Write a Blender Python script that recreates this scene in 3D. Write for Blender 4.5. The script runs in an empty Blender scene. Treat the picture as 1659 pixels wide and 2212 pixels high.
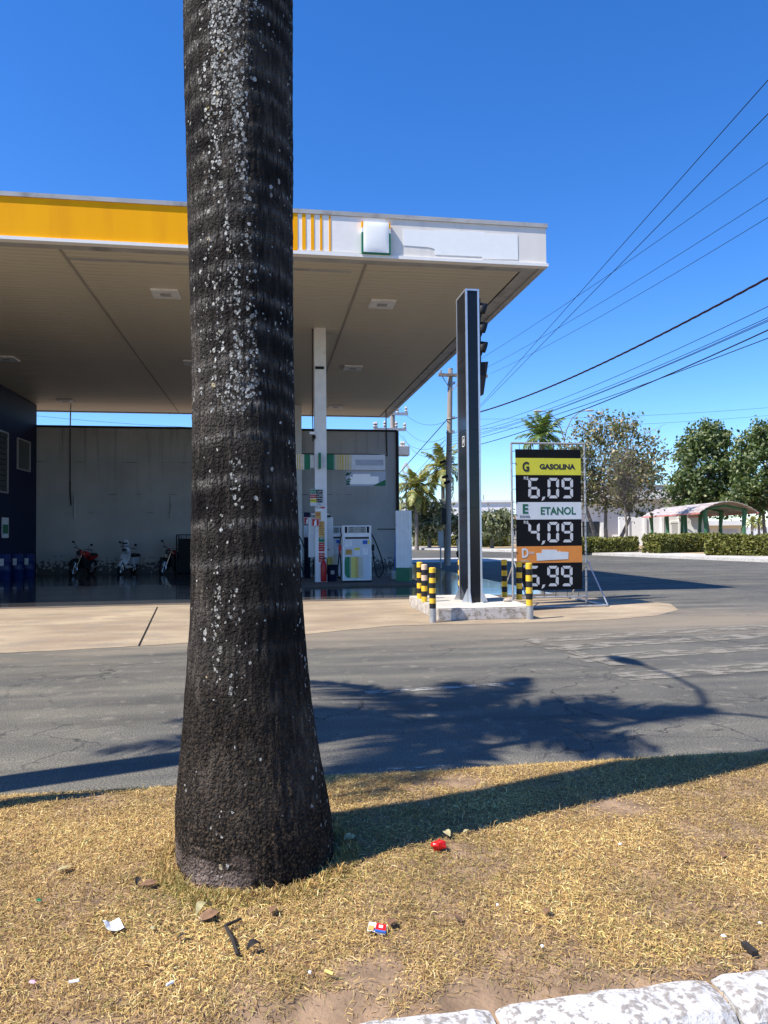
import bpy, math, random
import numpy as np
from mathutils import Vector, Matrix, noise
random.seed(7); RNG = np.random.default_rng(7)
S = bpy.context.scene; COL = S.collection
rad = math.radians

# ---------------------------------------------------------------- camera, sky, sun, exposure
CZ = 1.4; YAW, PIT, ROL = rad(9), rad(1.57), rad(.45)
cf = Vector((math.sin(YAW)*math.cos(PIT), math.cos(YAW)*math.cos(PIT), math.sin(PIT)))
r0 = Vector((math.cos(YAW), -math.sin(YAW), 0)); u0 = r0.cross(cf)
cr = math.cos(ROL)*r0 - math.sin(ROL)*u0; cu = math.sin(ROL)*r0 + math.cos(ROL)*u0
cam = bpy.data.objects.new('camera', bpy.data.cameras.new('camera')); COL.objects.link(cam)
M4 = Matrix((cr, cu, -cf)).transposed().to_4x4(); M4.translation = (0, 0, CZ); cam.matrix_world = M4
cam.data.sensor_fit = 'VERTICAL'; cam.data.sensor_height = 36; cam.data.lens = 36*1600/2212
cam.data.clip_end = 6000; cam.data.clip_start = .05; S.camera = cam

SUN = Vector((5.37, 1.72, -7.8)).normalized()
w = bpy.data.worlds.new('World'); S.world = w; w.use_nodes = True
nt = w.node_tree; sky = nt.nodes.new('ShaderNodeTexSky'); sky.sky_type = 'NISHITA'; sky.sun_disc = False
sky.sun_elevation = math.asin(-SUN.z); sky.sun_rotation = math.atan2(-SUN.x, -SUN.y) % (2*math.pi)
sky.air_density = 1.0; sky.dust_density = 0.15; sky.ozone_density = 3.0; sky.altitude = 600
hs = nt.nodes.new('ShaderNodeHueSaturation'); hs.inputs['Saturation'].default_value = 1.3; hs.inputs['Hue'].default_value = .505
nt.links.new(sky.outputs[0], hs.inputs['Color']); bg = nt.nodes['Background']
tn = nt.nodes.new('ShaderNodeMix'); tn.data_type = 'RGBA'; tn.blend_type = 'MULTIPLY'; tn.inputs[0].default_value = 1; tn.inputs[7].default_value = (.78, .9, 1.06, 1)
nt.links.new(hs.outputs[0], tn.inputs[6]); nt.links.new(tn.outputs[2], bg.inputs[0]); bg.inputs[1].default_value = .138
sl = bpy.data.lights.new('sun', 'SUN'); sl.energy = 5.0; sl.angle = rad(.5); sl.color = (1, .95, .87)
so = bpy.data.objects.new('sun', sl); so.rotation_euler = SUN.to_track_quat('-Z', 'Y').to_euler(); COL.objects.link(so)
S.view_settings.view_transform = 'Standard'; S.view_settings.look = 'None'
S.view_settings.exposure = 0.7; S.view_settings.gamma = 1; S.view_settings.use_curve_mapping = False

# ---------------------------------------------------------------- placing helpers
def ray(px, py): return cf + (px-829.5)/1600*cr + (1106-py)/1600*cu
def G(px, py, z=0.0):
    d = ray(px, py); t = (z-CZ)/d.z; return Vector((d.x*t, d.y*t, z))
def YP(px, py, y):
    d = ray(px, py); t = y/d.y; return Vector((d.x*t, y, CZ+d.z*t))
def XP(px, py, x):
    d = ray(px, py); t = x/d.x; return Vector((x, d.y*t, CZ+d.z*t))
def D(px, py, dep):
    return Vector((0, 0, CZ)) + ray(px, py)*dep

# ---------------------------------------------------------------- materials
def new_mat(name):
    m = bpy.data.materials.new(name); m.use_nodes = True
    return m, m.node_tree.nodes, m.node_tree.links, m.node_tree.nodes['Principled BSDF']
def ramp(N, L, src, stops):
    r = N.new('ShaderNodeValToRGB'); e = r.color_ramp.elements
    while len(e) < len(stops): e.new(.5)
    for k, (p, c) in zip(e, stops): k.position = p; k.color = (*c, 1) if len(c) == 3 else c
    L.new(src, r.inputs[0]); return r.outputs[0]
def tex(N, L, kind, scale, coord='Object', detail=6, vec=None, sc=None):
    tc = N.new('ShaderNodeTexCoord'); mp = N.new('ShaderNodeMapping'); L.new(vec or tc.outputs[coord], mp.inputs[0])
    if sc: mp.inputs['Scale'].default_value = sc
    t = N.new('ShaderNodeTex'+kind); L.new(mp.outputs[0], t.inputs['Vector']); t.inputs['Scale'].default_value = scale
    if kind == 'Noise': t.inputs['Detail'].default_value = detail
    return t
def mix(N, L, fac, a, b, mode='MIX'):
    m = N.new('ShaderNodeMix'); m.data_type = 'RGBA'; m.blend_type = mode
    for v, s in ((fac, m.inputs[0]), (a, m.inputs[6]), (b, m.inputs[7])):
        if hasattr(v, 'is_output') or hasattr(v, 'links'): L.new(v, s)
        elif isinstance(v, (int, float)): s.default_value = v
        else: s.default_value = (*v, 1)
    return m.outputs[2]
def math_(N, L, op, a, b=None, c=None):
    m = N.new('ShaderNodeMath'); m.operation = op
    for i, v in enumerate((a, b, c)):
        if v is None: continue
        if isinstance(v, (int, float)): m.inputs[i].default_value = v
        else: L.new(v, m.inputs[i])
    return m.outputs[0]
def bump(N, L, B, h, strength=.3, dist=.01):
    b = N.new('ShaderNodeBump'); b.inputs['Strength'].default_value = strength; b.inputs['Distance'].default_value = dist
    L.new(h, b.inputs['Height']); L.new(b.outputs[0], B.inputs['Normal'])
def mat(name, col, rough=.6, var=.12, scale=6, metal=0, bmp=0, bscale=60, sc=None, spec=.3, dirt=None, dirt_amt=.55):
    """plain surface with tonal variation, optional dirt blotches and fine relief"""
    m, N, L, B = new_mat(name)
    t = tex(N, L, 'Noise', scale, sc=sc)
    lo = tuple(c*(1-var) for c in col); hi = tuple(min(1, c*(1+var)) for c in col)
    c = ramp(N, L, t.outputs[0], [(.3, lo), (.7, hi)])
    if dirt:
        d = tex(N, L, 'Noise', scale*.6+1.3, sc=sc, detail=9)
        c = mix(N, L, ramp(N, L, d.outputs[0], [(dirt_amt, (0, 0, 0)), (dirt_amt+.18, (.8, .8, .8))]), c, dirt)
    L.new(c, B.inputs['Base Color']); B.inputs['Roughness'].default_value = rough
    B.inputs['Metallic'].default_value = metal; B.inputs['Specular IOR Level'].default_value = spec
    if bmp:
        b = tex(N, L, 'Noise', bscale, detail=8); bump(N, L, B, b.outputs[0], bmp, .01)
    return m

def mat_asphalt(name='asphalt', base=(.108, .102, .087)):
    m, N, L, B = new_mat(name)
    big = tex(N, L, 'Noise', .35, detail=5, sc=(.35, 1, 1)); fine = tex(N, L, 'Noise', 90, detail=6); mid = tex(N, L, 'Noise', 3, detail=10, sc=(.25, 1, 1))
    c = ramp(N, L, big.outputs[0], [(.3, tuple(k*.8 for k in base)), (.7, tuple(k*1.18 for k in base))])
    c = mix(N, L, .75, c, ramp(N, L, mid.outputs[0], [(.28, (.58, .58, .60)), (.5, (1, 1, 1)), (.72, (1.42, 1.38, 1.28))]), 'MULTIPLY')
    c = mix(N, L, .8, c, ramp(N, L, fine.outputs[0], [(.36, (.45, .45, .45)), (.5, (1, 1, 1)), (.66, (2.0, 1.95, 1.8))]), 'MULTIPLY')
    # pale stone chips
    v = tex(N, L, 'Voronoi', 70); chips = ramp(N, L, v.outputs['Distance'], [(.08, (1, 1, 1)), (.16, (0, 0, 0))])
    wn = tex(N, L, 'Noise', 4); cm = math_(N, L, 'MULTIPLY', chips, ramp(N, L, wn.outputs[0], [(.5, (0, 0, 0)), (.68, (.7, .7, .7))]))
    c = mix(N, L, cm, c, (.34, .31, .27))
    # cracks
    ds = tex(N, L, 'Noise', 1.6, detail=4)
    tc = N.new('ShaderNodeTexCoord'); va = N.new('ShaderNodeVectorMath'); va.operation = 'MULTIPLY_ADD'
    L.new(ds.outputs['Color'], va.inputs[0]); va.inputs[1].default_value = (.9, .9, .9); L.new(tc.outputs['Object'], va.inputs[2])
    cv = tex(N, L, 'Voronoi', 1.5, vec=va.outputs[0], sc=(.6, 1, 1)); cv.feature = 'DISTANCE_TO_EDGE'
    crk = ramp(N, L, cv.outputs['Distance'], [(.005, (1, 1, 1)), (.016, (0, 0, 0))])
    zone = tex(N, L, 'Noise', .5, detail=3); crk = math_(N, L, 'MULTIPLY', crk, ramp(N, L, zone.outputs[0], [(.47, (0, 0, 0)), (.56, (.8, .8, .8))]))
    pt = tex(N, L, 'Voronoi', .16, sc=(.5, 1.6, 1)); pt.distance = 'MANHATTAN'; ps = N.new('ShaderNodeSeparateColor'); L.new(pt.outputs['Color'], ps.inputs[0])
    c = mix(N, L, 1.0, c, ramp(N, L, ps.outputs[0], [(.0, (.84, .85, .87)), (.5, (1, 1, 1)), (1, (1.12, 1.1, 1.05))]), 'MULTIPLY')
    tr = tex(N, L, 'Noise', 1.0, detail=4, sc=(.03, 2.2, 1)); c = mix(N, L, .8, c, ramp(N, L, tr.outputs[0], [(.35, (.78, .78, .8)), (.65, (1.2, 1.18, 1.12))]), 'MULTIPLY')
    dus = tex(N, L, 'Noise', 7, detail=10); c = mix(N, L, math_(N, L, 'MULTIPLY', ramp(N, L, dus.outputs[0], [(.58, (0, 0, 0)), (.72, (.5, .5, .5))]), .9), c, (.27, .235, .18))
    c = mix(N, L, crk, c, (.03, .028, .025))
    # sand blown along the forecourt edge (Y 8..12)
    sp = N.new('ShaderNodeSeparateXYZ'); L.new(tc.outputs['Object'], sp.inputs[0])
    yb = math_(N, L, 'SUBTRACT', 1, math_(N, L, 'MULTIPLY', math_(N, L, 'ABSOLUTE', math_(N, L, 'SUBTRACT', sp.outputs[1], 10.6)), .42))
    sn = tex(N, L, 'Noise', 2.2, detail=9, sc=(.3, 1, 1))
    sf = ramp(N, L, math_(N, L, 'ADD', math_(N, L, 'MULTIPLY', yb, .55), math_(N, L, 'MULTIPLY', sn.outputs[0], .9)), [(.55, (0, 0, 0)), (1.0, (.7, .7, .7))])
    c = mix(N, L, sf, c, (.27, .215, .15))
    L.new(c, B.inputs['Base Color']); B.inputs['Roughness'].default_value = .8; B.inputs['Specular IOR Level'].default_value = .3
    h = mix(N, L, crk, fine.outputs[0], (0, 0, 0)); bump(N, L, B, h, .5, .008)
    return m

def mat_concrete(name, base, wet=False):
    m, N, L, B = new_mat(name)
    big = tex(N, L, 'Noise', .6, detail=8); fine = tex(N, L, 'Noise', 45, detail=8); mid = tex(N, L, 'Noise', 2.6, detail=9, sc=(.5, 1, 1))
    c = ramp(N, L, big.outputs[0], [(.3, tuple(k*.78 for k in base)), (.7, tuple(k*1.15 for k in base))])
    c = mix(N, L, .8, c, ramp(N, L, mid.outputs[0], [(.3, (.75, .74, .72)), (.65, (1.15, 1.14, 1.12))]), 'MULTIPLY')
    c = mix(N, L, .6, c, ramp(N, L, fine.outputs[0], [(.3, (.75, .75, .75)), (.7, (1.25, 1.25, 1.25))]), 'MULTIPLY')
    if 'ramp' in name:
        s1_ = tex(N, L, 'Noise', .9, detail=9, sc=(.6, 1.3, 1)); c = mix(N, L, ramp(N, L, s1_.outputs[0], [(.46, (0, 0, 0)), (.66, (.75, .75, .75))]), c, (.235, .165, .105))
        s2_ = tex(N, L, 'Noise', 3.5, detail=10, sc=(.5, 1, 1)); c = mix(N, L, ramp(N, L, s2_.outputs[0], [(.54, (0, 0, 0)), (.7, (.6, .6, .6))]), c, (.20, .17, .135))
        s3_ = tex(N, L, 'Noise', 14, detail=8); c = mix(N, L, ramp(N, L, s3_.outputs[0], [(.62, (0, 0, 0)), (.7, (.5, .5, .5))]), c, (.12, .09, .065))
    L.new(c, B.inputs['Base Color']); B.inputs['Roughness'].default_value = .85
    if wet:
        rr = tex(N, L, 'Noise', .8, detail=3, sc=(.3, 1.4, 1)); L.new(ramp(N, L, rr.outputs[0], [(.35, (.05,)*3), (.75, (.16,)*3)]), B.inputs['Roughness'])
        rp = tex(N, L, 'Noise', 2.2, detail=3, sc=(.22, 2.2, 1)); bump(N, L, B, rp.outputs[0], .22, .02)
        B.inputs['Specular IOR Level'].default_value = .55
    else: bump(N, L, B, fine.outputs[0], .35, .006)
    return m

def mat_stained_wall(name, base, dark=(.05, .048, .045)):
    m, N, L, B = new_mat(name)
    c = ramp(N, L, tex(N, L, 'Noise', .7, detail=7).outputs[0], [(.3, tuple(k*.85 for k in base)), (.7, tuple(k*1.1 for k in base))])
    tc = N.new('ShaderNodeTexCoord'); sp = N.new('ShaderNodeSeparateXYZ'); L.new(tc.outputs['Object'], sp.inputs[0])
    st = tex(N, L, 'Noise', 1.7, detail=8, sc=(2.4, 1, .13))
    top = ramp(N, L, math_(N, L, 'MULTIPLY', sp.outputs[2], .15), [(.35, (0, 0, 0)), (.98, (1, 1, 1))])
    f = math_(N, L, 'MULTIPLY', ramp(N, L, st.outputs[0], [(.54, (0, 0, 0)), (.74, (.5, .5, .5))]), top)
    c = mix(N, L, f, c, dark)
    # horizontal mould lines where boards of the rendering meet
    for z0, s in ((3.45, 1.3), (4.85, .9), (2.65, 1.7)):
        d = math_(N, L, 'ABSOLUTE', math_(N, L, 'SUBTRACT', sp.outputs[2], z0))
        nz = tex(N, L, 'Noise', s, detail=9, sc=(1, 1, .6)); band = math_(N, L, 'SUBTRACT', math_(N, L, 'MULTIPLY', nz.outputs[0], .42), math_(N, L, 'MULTIPLY', d, 1.9))
        c = mix(N, L, ramp(N, L, band, [(.215, (0, 0, 0)), (.26, (.6, .6, .6))]), c, dark)
    # peeling damp at the foot
    nz = tex(N, L, 'Noise', 2.5, detail=10); nz.inputs['Scale'].default_value = 8; lo = math_(N, L, 'SUBTRACT', nz.outputs[0], math_(N, L, 'MULTIPLY', sp.outputs[2], .42))
    c = mix(N, L, ramp(N, L, lo, [(.3, (0, 0, 0)), (.34, (.9, .9, .9))]), c, (.07, .065, .06))
    L.new(c, B.inputs['Base Color']); B.inputs['Roughness'].default_value = .9
    bump(N, L, B, tex(N, L, 'Noise', 25, detail=8).outputs[0], .25, .01)
    return m

def mat_bark():
    m, N, L, B = new_mat('royal_palm_bark')
    tc = N.new('ShaderNodeTexCoord'); sp = N.new('ShaderNodeSeparateXYZ'); L.new(tc.outputs['Object'], sp.inputs[0])
    z = sp.outputs[2]
    fib = tex(N, L, 'Noise', 55, detail=7, sc=(1, 1, .16)); blot = tex(N, L, 'Noise', 3.2, detail=8); fine = tex(N, L, 'Noise', 130, detail=5)
    c = ramp(N, L, blot.outputs[0], [(.3, (.012, .0105, .010)), (.52, (.031, .0265, .023)), (.75, (.075, .064, .054))])
    c = mix(N, L, .9, c, ramp(N, L, fib.outputs[0], [(.3, (.5, .5, .5)), (.52, (1, 1, 1)), (.75, (2.6, 2.5, 2.3))]), 'MULTIPLY')
    # pale fibres in the ring scars (attribute from the mesh: 1 at a leaf scar)
    at = N.new('ShaderNodeAttribute'); at.attribute_name = 'scar'; sf = tex(N, L, 'Noise', 120, detail=5, sc=(1, 1, .13))
    rf = math_(N, L, 'MULTIPLY', at.outputs['Fac'], ramp(N, L, sf.outputs[0], [(.38, (0, 0, 0)), (.60, (.9, .9, .9))]))
    c = mix(N, L, rf, c, (.165, .148, .128))
    # lichen: crusty pale rosettes, dense in a vertical band on the sun side
    al = N.new('ShaderNodeAttribute'); al.attribute_name = 'lichen'
    ds = tex(N, L, 'Noise', 60, detail=3); va = N.new('ShaderNodeVectorMath'); va.operation = 'MULTIPLY_ADD'
    L.new(ds.outputs['Color'], va.inputs[0]); va.inputs[1].default_value = (.016,)*3; L.new(tc.outputs['Object'], va.inputs[2])
    for sc_, lo, k in ((62, .27, 1.0), (36, .22, .7), (95, .27, 1.0)):
        v = tex(N, L, 'Voronoi', sc_, vec=va.outputs[0], sc=(1, 1, .8)); v.inputs['Randomness'].default_value = 1
        rnd = N.new('ShaderNodeSeparateColor'); L.new(v.outputs['Color'], rnd.inputs[0])
        keep = math_(N, L, 'LESS_THAN', rnd.outputs[0], math_(N, L, 'MULTIPLY', al.outputs['Fac'], k))
        rr = math_(N, L, 'MULTIPLY', math_(N, L, 'ADD', rnd.outputs[1], .5), lo*1.35)
        spot = math_(N, L, 'MULTIPLY', math_(N, L, 'LESS_THAN', v.outputs['Distance'], rr), keep)
        tint = ramp(N, L, rnd.outputs[2], [(0, (.23, .22, .19)), (.6, (.40, .39, .35)), (.97, (.55, .54, .50)), (1, (.38, .27, .08))])
        c = mix(N, L, spot, c, tint)
    # rusty brown grain and pink washed bark at the foot
    low = ramp(N, L, z, [(.25, (1, 1, 1)), (1.0, (0, 0, 0))]); bn = tex(N, L, 'Noise', 95, detail=4)
    c = mix(N, L, math_(N, L, 'MULTIPLY', low, ramp(N, L, bn.outputs[0], [(.5, (0, 0, 0)), (.62, (.75, .75, .75))])), c, (.12, .085, .055))
    aw = N.new('ShaderNodeAttribute'); aw.attribute_name = 'wash'; wn = tex(N, L, 'Noise', 9, detail=9, sc=(1, 1, 2.6))
    wf = math_(N, L, 'MULTIPLY', aw.outputs['Fac'], ramp(N, L, wn.outputs[0], [(.40, (0, 0, 0)), (.52, (1, 1, 1))]))
    c = mix(N, L, wf, c, (.31, .235, .195))
    L.new(c, B.inputs['Base Color']); B.inputs['Roughness'].default_value = .9; B.inputs['Specular IOR Level'].default_value = .06
    cv = tex(N, L, 'Voronoi', 85, vec=va.outputs[0], sc=(1, 1, .7)); cell = ramp(N, L, cv.outputs['Distance'], [(.25, (1, 1, 1)), (.75, (0, 0, 0))]); hh = math_(N, L, 'ADD', math_(N, L, 'MULTIPLY', fib.outputs[0], .9), math_(N, L, 'ADD', math_(N, L, 'MULTIPLY', fine.outputs[0], .8), math_(N, L, 'MULTIPLY', cell, .35))); bump(N, L, B, hh, 1.0, .022)
    return m

def mat_leaf(name, stops, trans=.25, attr=True, rough=.5):
    m, N, L, B = new_mat(name)
    g = N.new('ShaderNodeNewGeometry'); c = ramp(N, L, g.outputs['Random Per Island'], stops)
    L.new(c, B.inputs['Base Color']); B.inputs['Roughness'].default_value = rough; B.inputs['Specular IOR Level'].default_value = .4
    if trans:
        t = N.new('ShaderNodeBsdfTranslucent'); L.new(mix(N, L, 1.0, c, (1.4, 1.5, .7), 'MULTIPLY'), t.inputs[0])
        ms = N.new('ShaderNodeMixShader'); ms.inputs[0].default_value = trans
        L.new(B.outputs[0], ms.inputs[1]); L.new(t.outputs[0], ms.inputs[2]); L.new(ms.outputs[0], N['Material Output'].inputs[0])
    return m

def mat_grass(name='dry_grass'):
    m, N, L, B = new_mat(name)
    a = N.new('ShaderNodeAttribute'); a.attribute_name = 'tint'
    L.new(a.outputs['Color'], B.inputs['Base Color']); B.inputs['Roughness'].default_value = .65; B.inputs['Specular IOR Level'].default_value = .25
    t = N.new('ShaderNodeBsdfTranslucent'); L.new(a.outputs['Color'], t.inputs[0]); ms = N.new('ShaderNodeMixShader'); ms.inputs[0].default_value = .2
    L.new(B.outputs[0], ms.inputs[1]); L.new(t.outputs[0], ms.inputs[2]); L.new(ms.outputs[0], N['Material Output'].inputs[0])
    return m

def mat_bwpaint(name, lo, base, chip=(.2, .18, .16), amt=.5, scale=5):
    """whitewash / paint worn through to the substrate"""
    m, N, L, B = new_mat(name)
    n = tex(N, L, 'Noise', scale, detail=10); f = ramp(N, L, n.outputs[0], [(amt, (0, 0, 0)), (amt+.05, (1, 1, 1))])
    g = tex(N, L, 'Noise', 60, detail=6); f2 = math_(N, L, 'MULTIPLY', f, ramp(N, L, g.outputs[0], [(.42, (0, 0, 0)), (.55, (1, 1, 1))]))
    c = ramp(N, L, tex(N, L, 'Noise', 2, detail=6).outputs[0], [(.3, lo), (.7, base)])
    c = mix(N, L, f2, c, chip); L.new(c, B.inputs['Base Color']); B.inputs['Roughness'].default_value = .85
    bump(N, L, B, math_(N, L, 'ADD', g.outputs[0], n.outputs[0]), .6, .012)
    return m

def mat_roadpaint(name, col, wear=.5, scale=14):
    m, N, L, B = new_mat(name)
    n = tex(N, L, 'Noise', scale, detail=10, sc=(.5, 1, 1)); n2 = tex(N, L, 'Noise', 90, detail=5)
    f = math_(N, L, 'ADD', math_(N, L, 'MULTIPLY', n.outputs[0], .7), math_(N, L, 'MULTIPLY', n2.outputs[0], .3))
    f = ramp(N, L, f, [(wear-.04, (1, 1, 1)), (wear+.06, (0, 0, 0))])
    B.inputs['Base Color'].default_value = (*col, 1); B.inputs['Roughness'].default_value = .85; B.inputs['Specular IOR Level'].default_value = .2
    t = N.new('ShaderNodeBsdfTransparent'); ms = N.new('ShaderNodeMixShader'); L.new(f, ms.inputs[0]); L.new(B.outputs[0], ms.inputs[1]); L.new(t.outputs[0], ms.inputs[2]); L.new(ms.outputs[0], N['Material Output'].inputs[0])
    return m

MM = dict(
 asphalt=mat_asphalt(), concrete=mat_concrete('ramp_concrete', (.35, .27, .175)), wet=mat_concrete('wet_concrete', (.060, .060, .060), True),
 damp=mat_concrete('damp_concrete', (.11, .085, .065)), pave=mat_concrete('pale_paving', (.50, .47, .42)), earth=mat('earth', (.25, .18, .12), .95, .3, 2, bmp=.5),
 soil=mat('soil', (.25, .165, .10), .95, .4, 9, bmp=.6, bscale=80), verge=mat('dry_verge', (.36, .26, .14), .95, .35, 3, bmp=.5, bscale=30),
 wall=mat_stained_wall('stained_wall', (.44, .42, .39)), bark=mat_bark(), grass=mat_grass(),
 navy=mat('navy_paint', (.006, .010, .040), .7, .15, 3), white=mat('white_enamel', (.72, .72, .70), .35, .06, 4, dirt=(.4, .38, .34), dirt_amt=.62),
 fascia=mat('fascia_white', (.80, .74, .65), .6, .05, 3, sc=(1, 1, .2), dirt=(.66, .62, .57), dirt_amt=.58), fascia_y=mat('fascia_yellow', (1.0, .43, .006), .7, .04, 2, spec=.08, sc=(1, 1, .15), dirt=(.9, .37, .008), dirt_amt=.5),
 patch=mat('pale_patch', (.90, .89, .84), .6, .02), stripew=mat('stripe_white', (.88, .83, .76), .5, .03), lip=mat('white_lip', (.85, .82, .76), .5, .04), trim=mat('grey_flashing', (.42, .41, .385), .45, .15, 2, dirt=(.2, .19, .18)),
 soffit=mat('soffit_board', (.62, .56, .425), .5, .1, 1.5, sc=(.3, 3, 1), dirt=(.47, .42, .31), dirt_amt=.6), seam=mat('soffit_seam', (.36, .32, .26), .6), roofdark=mat('roof_dark', (.08, .08, .08), .9),
 green=mat('flag_green', (.01, .16, .075), .4, .1), dgreen=mat('green_panel', (.01, .13, .06), .4, .15), yellow=mat('bright_yellow', (.72, .60, .06), .45, .06), gold=mat('gold_stripe', (.55, .40, .10), .5, .08), cream=mat('cream', (.55, .50, .33), .5),
 black=mat('black_gloss', (.010, .012, .016), .12, .1, 3), blackm=mat('black_matt', (.012, .012, .013), .55, .2), alu=mat('aluminium', (.62, .64, .66), .32, .08, 8, metal=.7), galv=mat('galvanised', (.42, .41, .40), .5, .2, 12, metal=.5, dirt=(.3, .22, .16), dirt_amt=.62),
 pole=mat('pole_concrete', (.36, .30, .25), .9, .2, 3, sc=(1, 1, .3), bmp=.3), wood=mat('weathered_wood', (.25, .19, .14), .9, .25, 8, bmp=.3), wire=mat('cable_black', (.012, .010, .012), .6), twist=mat('cable_twisted', (.035, .014, .016), .6), insul=mat('porcelain', (.45, .42, .38), .3),
 wash=mat_bwpaint('whitewashed_concrete', (.46, .41, .36), (.60, .55, .50), (.27, .22, .17), .46, 11), kerbwash=mat_bwpaint('whitewashed_kerb', (.46, .44, .41), (.60, .58, .55), (.27, .24, .21), .47, 26), pedtop=mat_concrete('pedestal_top', (.55, .51, .44)),
 bol_y=mat('bollard_yellow', (.80, .47, .035), .45, .1, 20, dirt=(.5, .33, .08), dirt_amt=.68), bol_c=mat('bollard_faded', (.72, .50, .33), .5, .1, 20), bol_k=mat('bollard_black', (.018, .018, .019), .45, .2, 20),
 sgn_k=mat('banner_black', (.007, .007, .009), .7, .1, spec=.12), sgn_y=mat('banner_yellow', (.60, .56, .045), .5, .04), sgn_w=mat('banner_white', (.56, .59, .61), .5, .04), sgn_o=mat('banner_orange', (.62, .22, .045), .5, .05), seg=mat('digit_segment', (.50, .51, .52), .5, .08, 20),
 ink=mat('ink_dark', (.025, .022, .035), .6), ing=mat('ink_green', (.01, .11, .06), .6), inw=mat('ink_white', (.75, .75, .73), .6), inr=mat('ink_red', (.45, .02, .02), .5),
 red=mat('red_paint', (.42, .015, .018), .3, .1), orange=mat('sticker_orange', (.58, .33, .10), .6), blue=mat('drum_blue', (.006, .02, .10), .4, .2), bluem=mat('sticker_blue', (.03, .12, .45), .5), display=mat('pump_display', (.30, .31, .28), .3), rubber=mat('rubber', (.011, .011, .012), .7),
 glass=mat('window_glass', (.045, .055, .06), .12, .2, 2), lampw=mat('lamp_housing', (.82, .82, .79), .5), chrome=mat('chrome', (.6, .6, .62), .15, metal=1), redbody=mat('moto_red', (.35, .012, .015), .25), darkred=mat('moto_dark_red', (.10, .006, .01), .25), silver=mat('scooter_silver', (.5, .51, .53), .3),
 bwhite=mat('building_white', (.74, .73, .70), .85, .06, .5, dirt=(.55, .53, .5), dirt_amt=.62), bgrey=mat('building_grey', (.46, .45, .43), .85, .08, .5), bcream=mat('building_cream', (.62, .55, .42), .85, .08, .5), terracotta=mat('terracotta', (.42, .16, .09), .9), shroof=mat('shelter_roof', (.42, .38, .36), .6, .3, 3, sc=(.3,3,3), dirt=(.30, .20, .17), dirt_amt=.48), shgreen=mat('shelter_green', (.05, .15, .075), .6, .3, 3), shred=mat('shelter_red_edge', (.60, .22, .19), .6, .2),
 trunk=mat('tree_bark', (.19, .155, .125), .95, .3, 6, bmp=.4), palmtrunk=mat('palm_trunk_far', (.21, .18, .15), .95, .3, 6, bmp=.4),
 paper=mat('paper', (.78, .78, .78), .6, .08, 40), stick=mat('dark_stick', (.03, .025, .022), .9, .3, 40, bmp=.3), deadleaf=mat('dead_leaf', (.20, .11, .06), .7, .4, 40), paleleaf=mat('pale_leaf', (.38, .33, .17), .7, .3, 40),
 redwrap=mat('red_wrapper', (.62, .015, .012), .3, .2, 60), butt=mat('cigarette_filter', (.72, .48, .14), .7), pink=mat('pink_wrapper', (.55, .35, .42), .4), stone=mat('stone', (.45, .38, .31), .9, .2, 20, bmp=.4), jug=mat('jug_plastic', (.42, .42, .38), .5),
 leafA=mat_leaf('leaf_evergreen', [(0, (.028, .052, .014)), (.45, (.075, .115, .032)), (.8, (.17, .21, .075)), (1, (.36, .37, .20))]),
 leafB=mat_leaf('leaf_dry', [(0, (.06, .075, .025)), (.5, (.14, .15, .055)), (.8, (.27, .235, .12)), (1, (.44, .34, .20))]),
 leafC=mat_leaf('leaf_bushy', [(0, (.06, .08, .035)), (.5, (.17, .19, .10)), (1, (.36, .36, .24))]),
 leafH=mat_leaf('leaf_hedge', [(0, (.06, .065, .012)), (.5, (.16, .165, .035)), (1, (.28, .27, .07))]),
 frond=mat_leaf('palm_frond', [(0, (.09, .12, .025)), (.5, (.24, .25, .06)), (.8, (.42, .36, .11)), (1, (.46, .36, .15))]),
 frondg=mat_leaf('palm_frond_green', [(0, (.06, .11, .025)), (.6, (.15, .21, .05)), (1, (.30, .32, .12))]),
)
MM['line'] = mat_roadpaint('worn_line', (.36, .34, .30), .49); MM['cross'] = mat_roadpaint('faded_crossing', (.215, .195, .16), .475, 8); MM['faint'] = mat_roadpaint('faint_line', (.21, .19, .16), .56, 9)

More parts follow.
